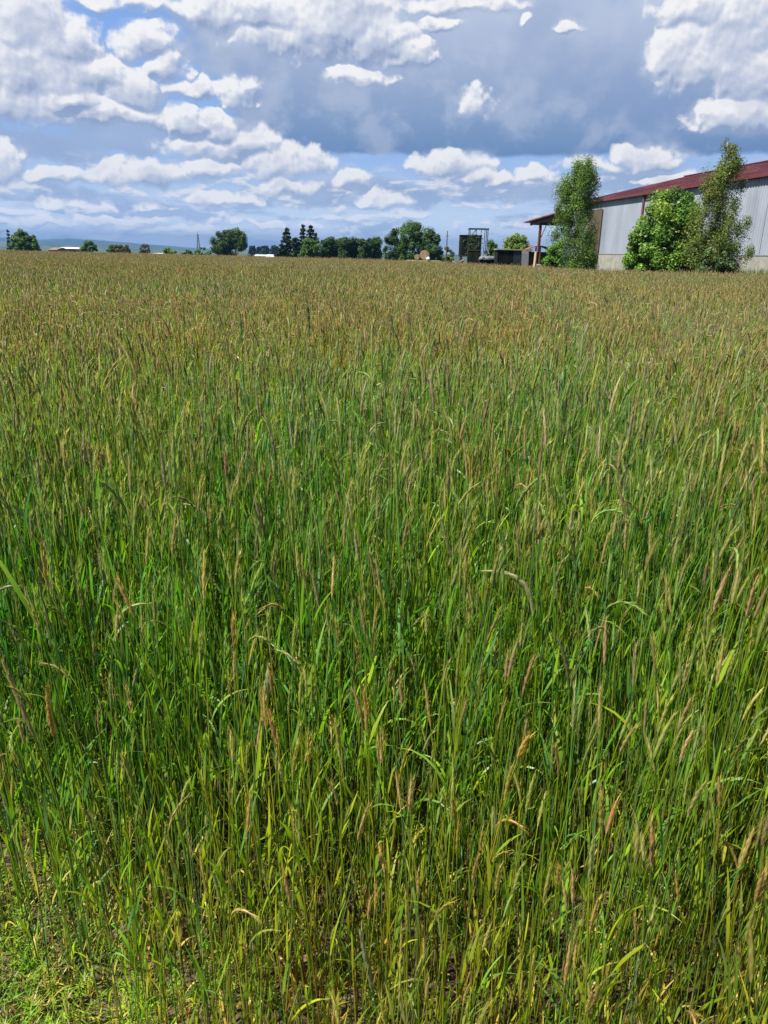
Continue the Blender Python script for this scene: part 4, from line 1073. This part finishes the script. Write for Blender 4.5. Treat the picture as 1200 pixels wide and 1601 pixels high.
stalk('long brown ear leaning left at the left edge of the photo', (2, 1030), (52, 1150), 1.3, .0048, BRN, 11)
stalk('rusty brown ear above the arched pale one on the right', (1036, 898), (1046, 960), 1.75, .0078, (.36, .22, .09), 12)
stalk('grey-green ear leaning left at the very bottom right of centre', (622, 1555), (650, 1640), .98, .0065, GRY, 13, leaves_=1)
stalk('small grey ear with a short tip in the lower right of centre', (771, 1268), (783, 1322), 1.25, .0066, GRY, 14)
stalk('pale grey ear leaning left in the lower left of centre', (432, 1183), (446, 1228), 1.3, .0055, PAL, 15)
stalk('slim tan ear standing up at the far left, half way down', (68, 940), (80, 1012), 1.6, .0058, (.27, .23, .12), 16)

# ------------------------------------------------------------ weeds and litter at the field's near edge
def weeds():
    protos_ = []
    for s in range(16):
        rg = np.random.default_rng(700 + s); P_ = Plant(); h = rg.uniform(.10, .26)
        c0 = np.array([(.11, .22, .015), (.16, .24, .018), (.24, .25, .03), (.22, .17, .05)][s % 4])
        for k in range(rg.integers(4, 8)):
            a = rg.uniform(0, 6.28); ln = rg.uniform(.1, .5); tip = np.array((math.cos(a) * h * ln, math.sin(a) * h * ln, h * rg.uniform(.6, 1.1)))
            P_.tube([np.zeros(3), tip * .5 + (0, 0, h * .08), tip], [.0014, .001, .0006], 3, c0 * .8, c0)
            for j in range(30):
                q = rg.uniform(.15, 1.05); p = tip * q; d = rg.normal(0, 1, 3); d[2] = abs(d[2]) * .6; d /= np.linalg.norm(d); L = rg.uniform(.010, .028); sd = np.cross(d, [0, 0, 1.0]); sd = sd / (np.linalg.norm(sd) + 1e-6) * rg.uniform(.0008, .0022)
                cc = c0 * rg.uniform(.7, 1.4); P_.add([p - sd, p + sd, p + d * L], [(0, 1, 2)], [cc, cc, cc * 1.2])
        protos_.append(P_.arrays())
    n = 5200; x = rng.uniform(-2.4, 1.6, n); y = rng.uniform(.35, 3.0, n); ed = edge_dist(x, y)
    keep = rng.random(n) < np.where(ed < .05, .85, np.where(ed < .5, .5, .15)); x, y = x[keep], y[keep]; n = len(x); ed = ed[keep]
    scatter(protos_, x, y, np.full(n, .01), rng.uniform(0, 6.28, n), rng.uniform(.6, 1.25, n) * np.where(ed < .05, 1.0, .75), rng.normal(0, .1, (n, 2)), rng.uniform(.7, 1.25, (n, 1)) * np.ones(3))
    # tufts of grass blades on the path side
    pr = []
    for s in range(10):
        rg = np.random.default_rng(800 + s); P_ = Plant()
        for k in range(14):
            c = np.array([(.10, .21, .02), (.08, .18, .02), (.30, .24, .09), (.15, .24, .025)][rg.integers(4)])
            P_.leaf((rg.normal(0, .012), rg.normal(0, .012), 0), rg.uniform(0, 6.28), rg.uniform(.07, .2), .0035, rg.uniform(.8, 1.5), rg.uniform(.2, 1.6), 4, c, c * 1.1, rg, 0)
        pr.append(P_.arrays())
    n = 5200; x = rng.uniform(-2.4, 1.2, n); y = rng.uniform(.3, 3, n); ed = edge_dist(x, y); keep = rng.random(n) < np.where(ed < .05, .6, .15); x, y = x[keep], y[keep]; n = len(x)
    scatter(pr, x, y, np.full(n, .01), rng.uniform(0, 6.28, n), rng.uniform(.6, 1.3, n), rng.normal(0, .1, (n, 2)), rng.uniform(.7, 1.25, (n, 1)) * np.ones(3))
    tag(np_obj('weeds', np.concatenate(VV), np.concatenate(FF), M_rye, np.concatenate(CC)), 'feathery low weeds and grass along the near edge of the rye', 'weeds', kind='stuff')
weeds(); VV.clear(); FF.clear(); CC.clear(); NV = 0
def litter():
    n = 5500; x = rng.uniform(-2.4, 2.4, n); y = rng.uniform(.35, 4.0, n); a = rng.uniform(0, 6.28, n); L = rng.uniform(.01, .07, n); w = rng.uniform(.001, .004, n); z = rng.uniform(.03, .06, n); t = rng.normal(0, .25, n)
    dx, dy = np.cos(a) * L, np.sin(a) * L; sx, sy = -np.sin(a) * w, np.cos(a) * w
    V = np.stack([np.stack([x - sx, y - sy, z], 1), np.stack([x + sx, y + sy, z], 1), np.stack([x + dx + sx * .4, y + dy + sy * .4, z + t * L], 1), np.stack([x + dx - sx * .4, y + dy - sy * .4, z + t * L], 1)], 1).reshape(-1, 3)
    c = np.array([(.34, .24, .12), (.22, .15, .08), (.14, .09, .05), (.42, .33, .18)])[rng.integers(0, 4, n)] * rng.uniform(.6, 1.2, (n, 1))
    tag(np_obj('plant_litter', V, np.arange(4 * n).reshape(-1, 4), M_rye, np.repeat(c, 4, 0)), 'dry straw and leaf litter on the soil under the rye', 'litter', kind='stuff')
litter()

# ------------------------------------------------------------ the air
def haze():
    m, N = new_mat('haze')
    v = N.node('ShaderNodeVolumePrincipled', {'Color': (.085, .185, .39, 1), 'Density': 1.6e-4, 'Anisotropy': .2})
    N.node('ShaderNodeOutputMaterial', {1: v.outputs[0]})
    mb = MB(); mb.box(-9300, 9300, -9300, 9300, -12, 150); tag(mb.build('haze', m), kind='stuff')
haze()
SC.cycles.volume_bounces = 1
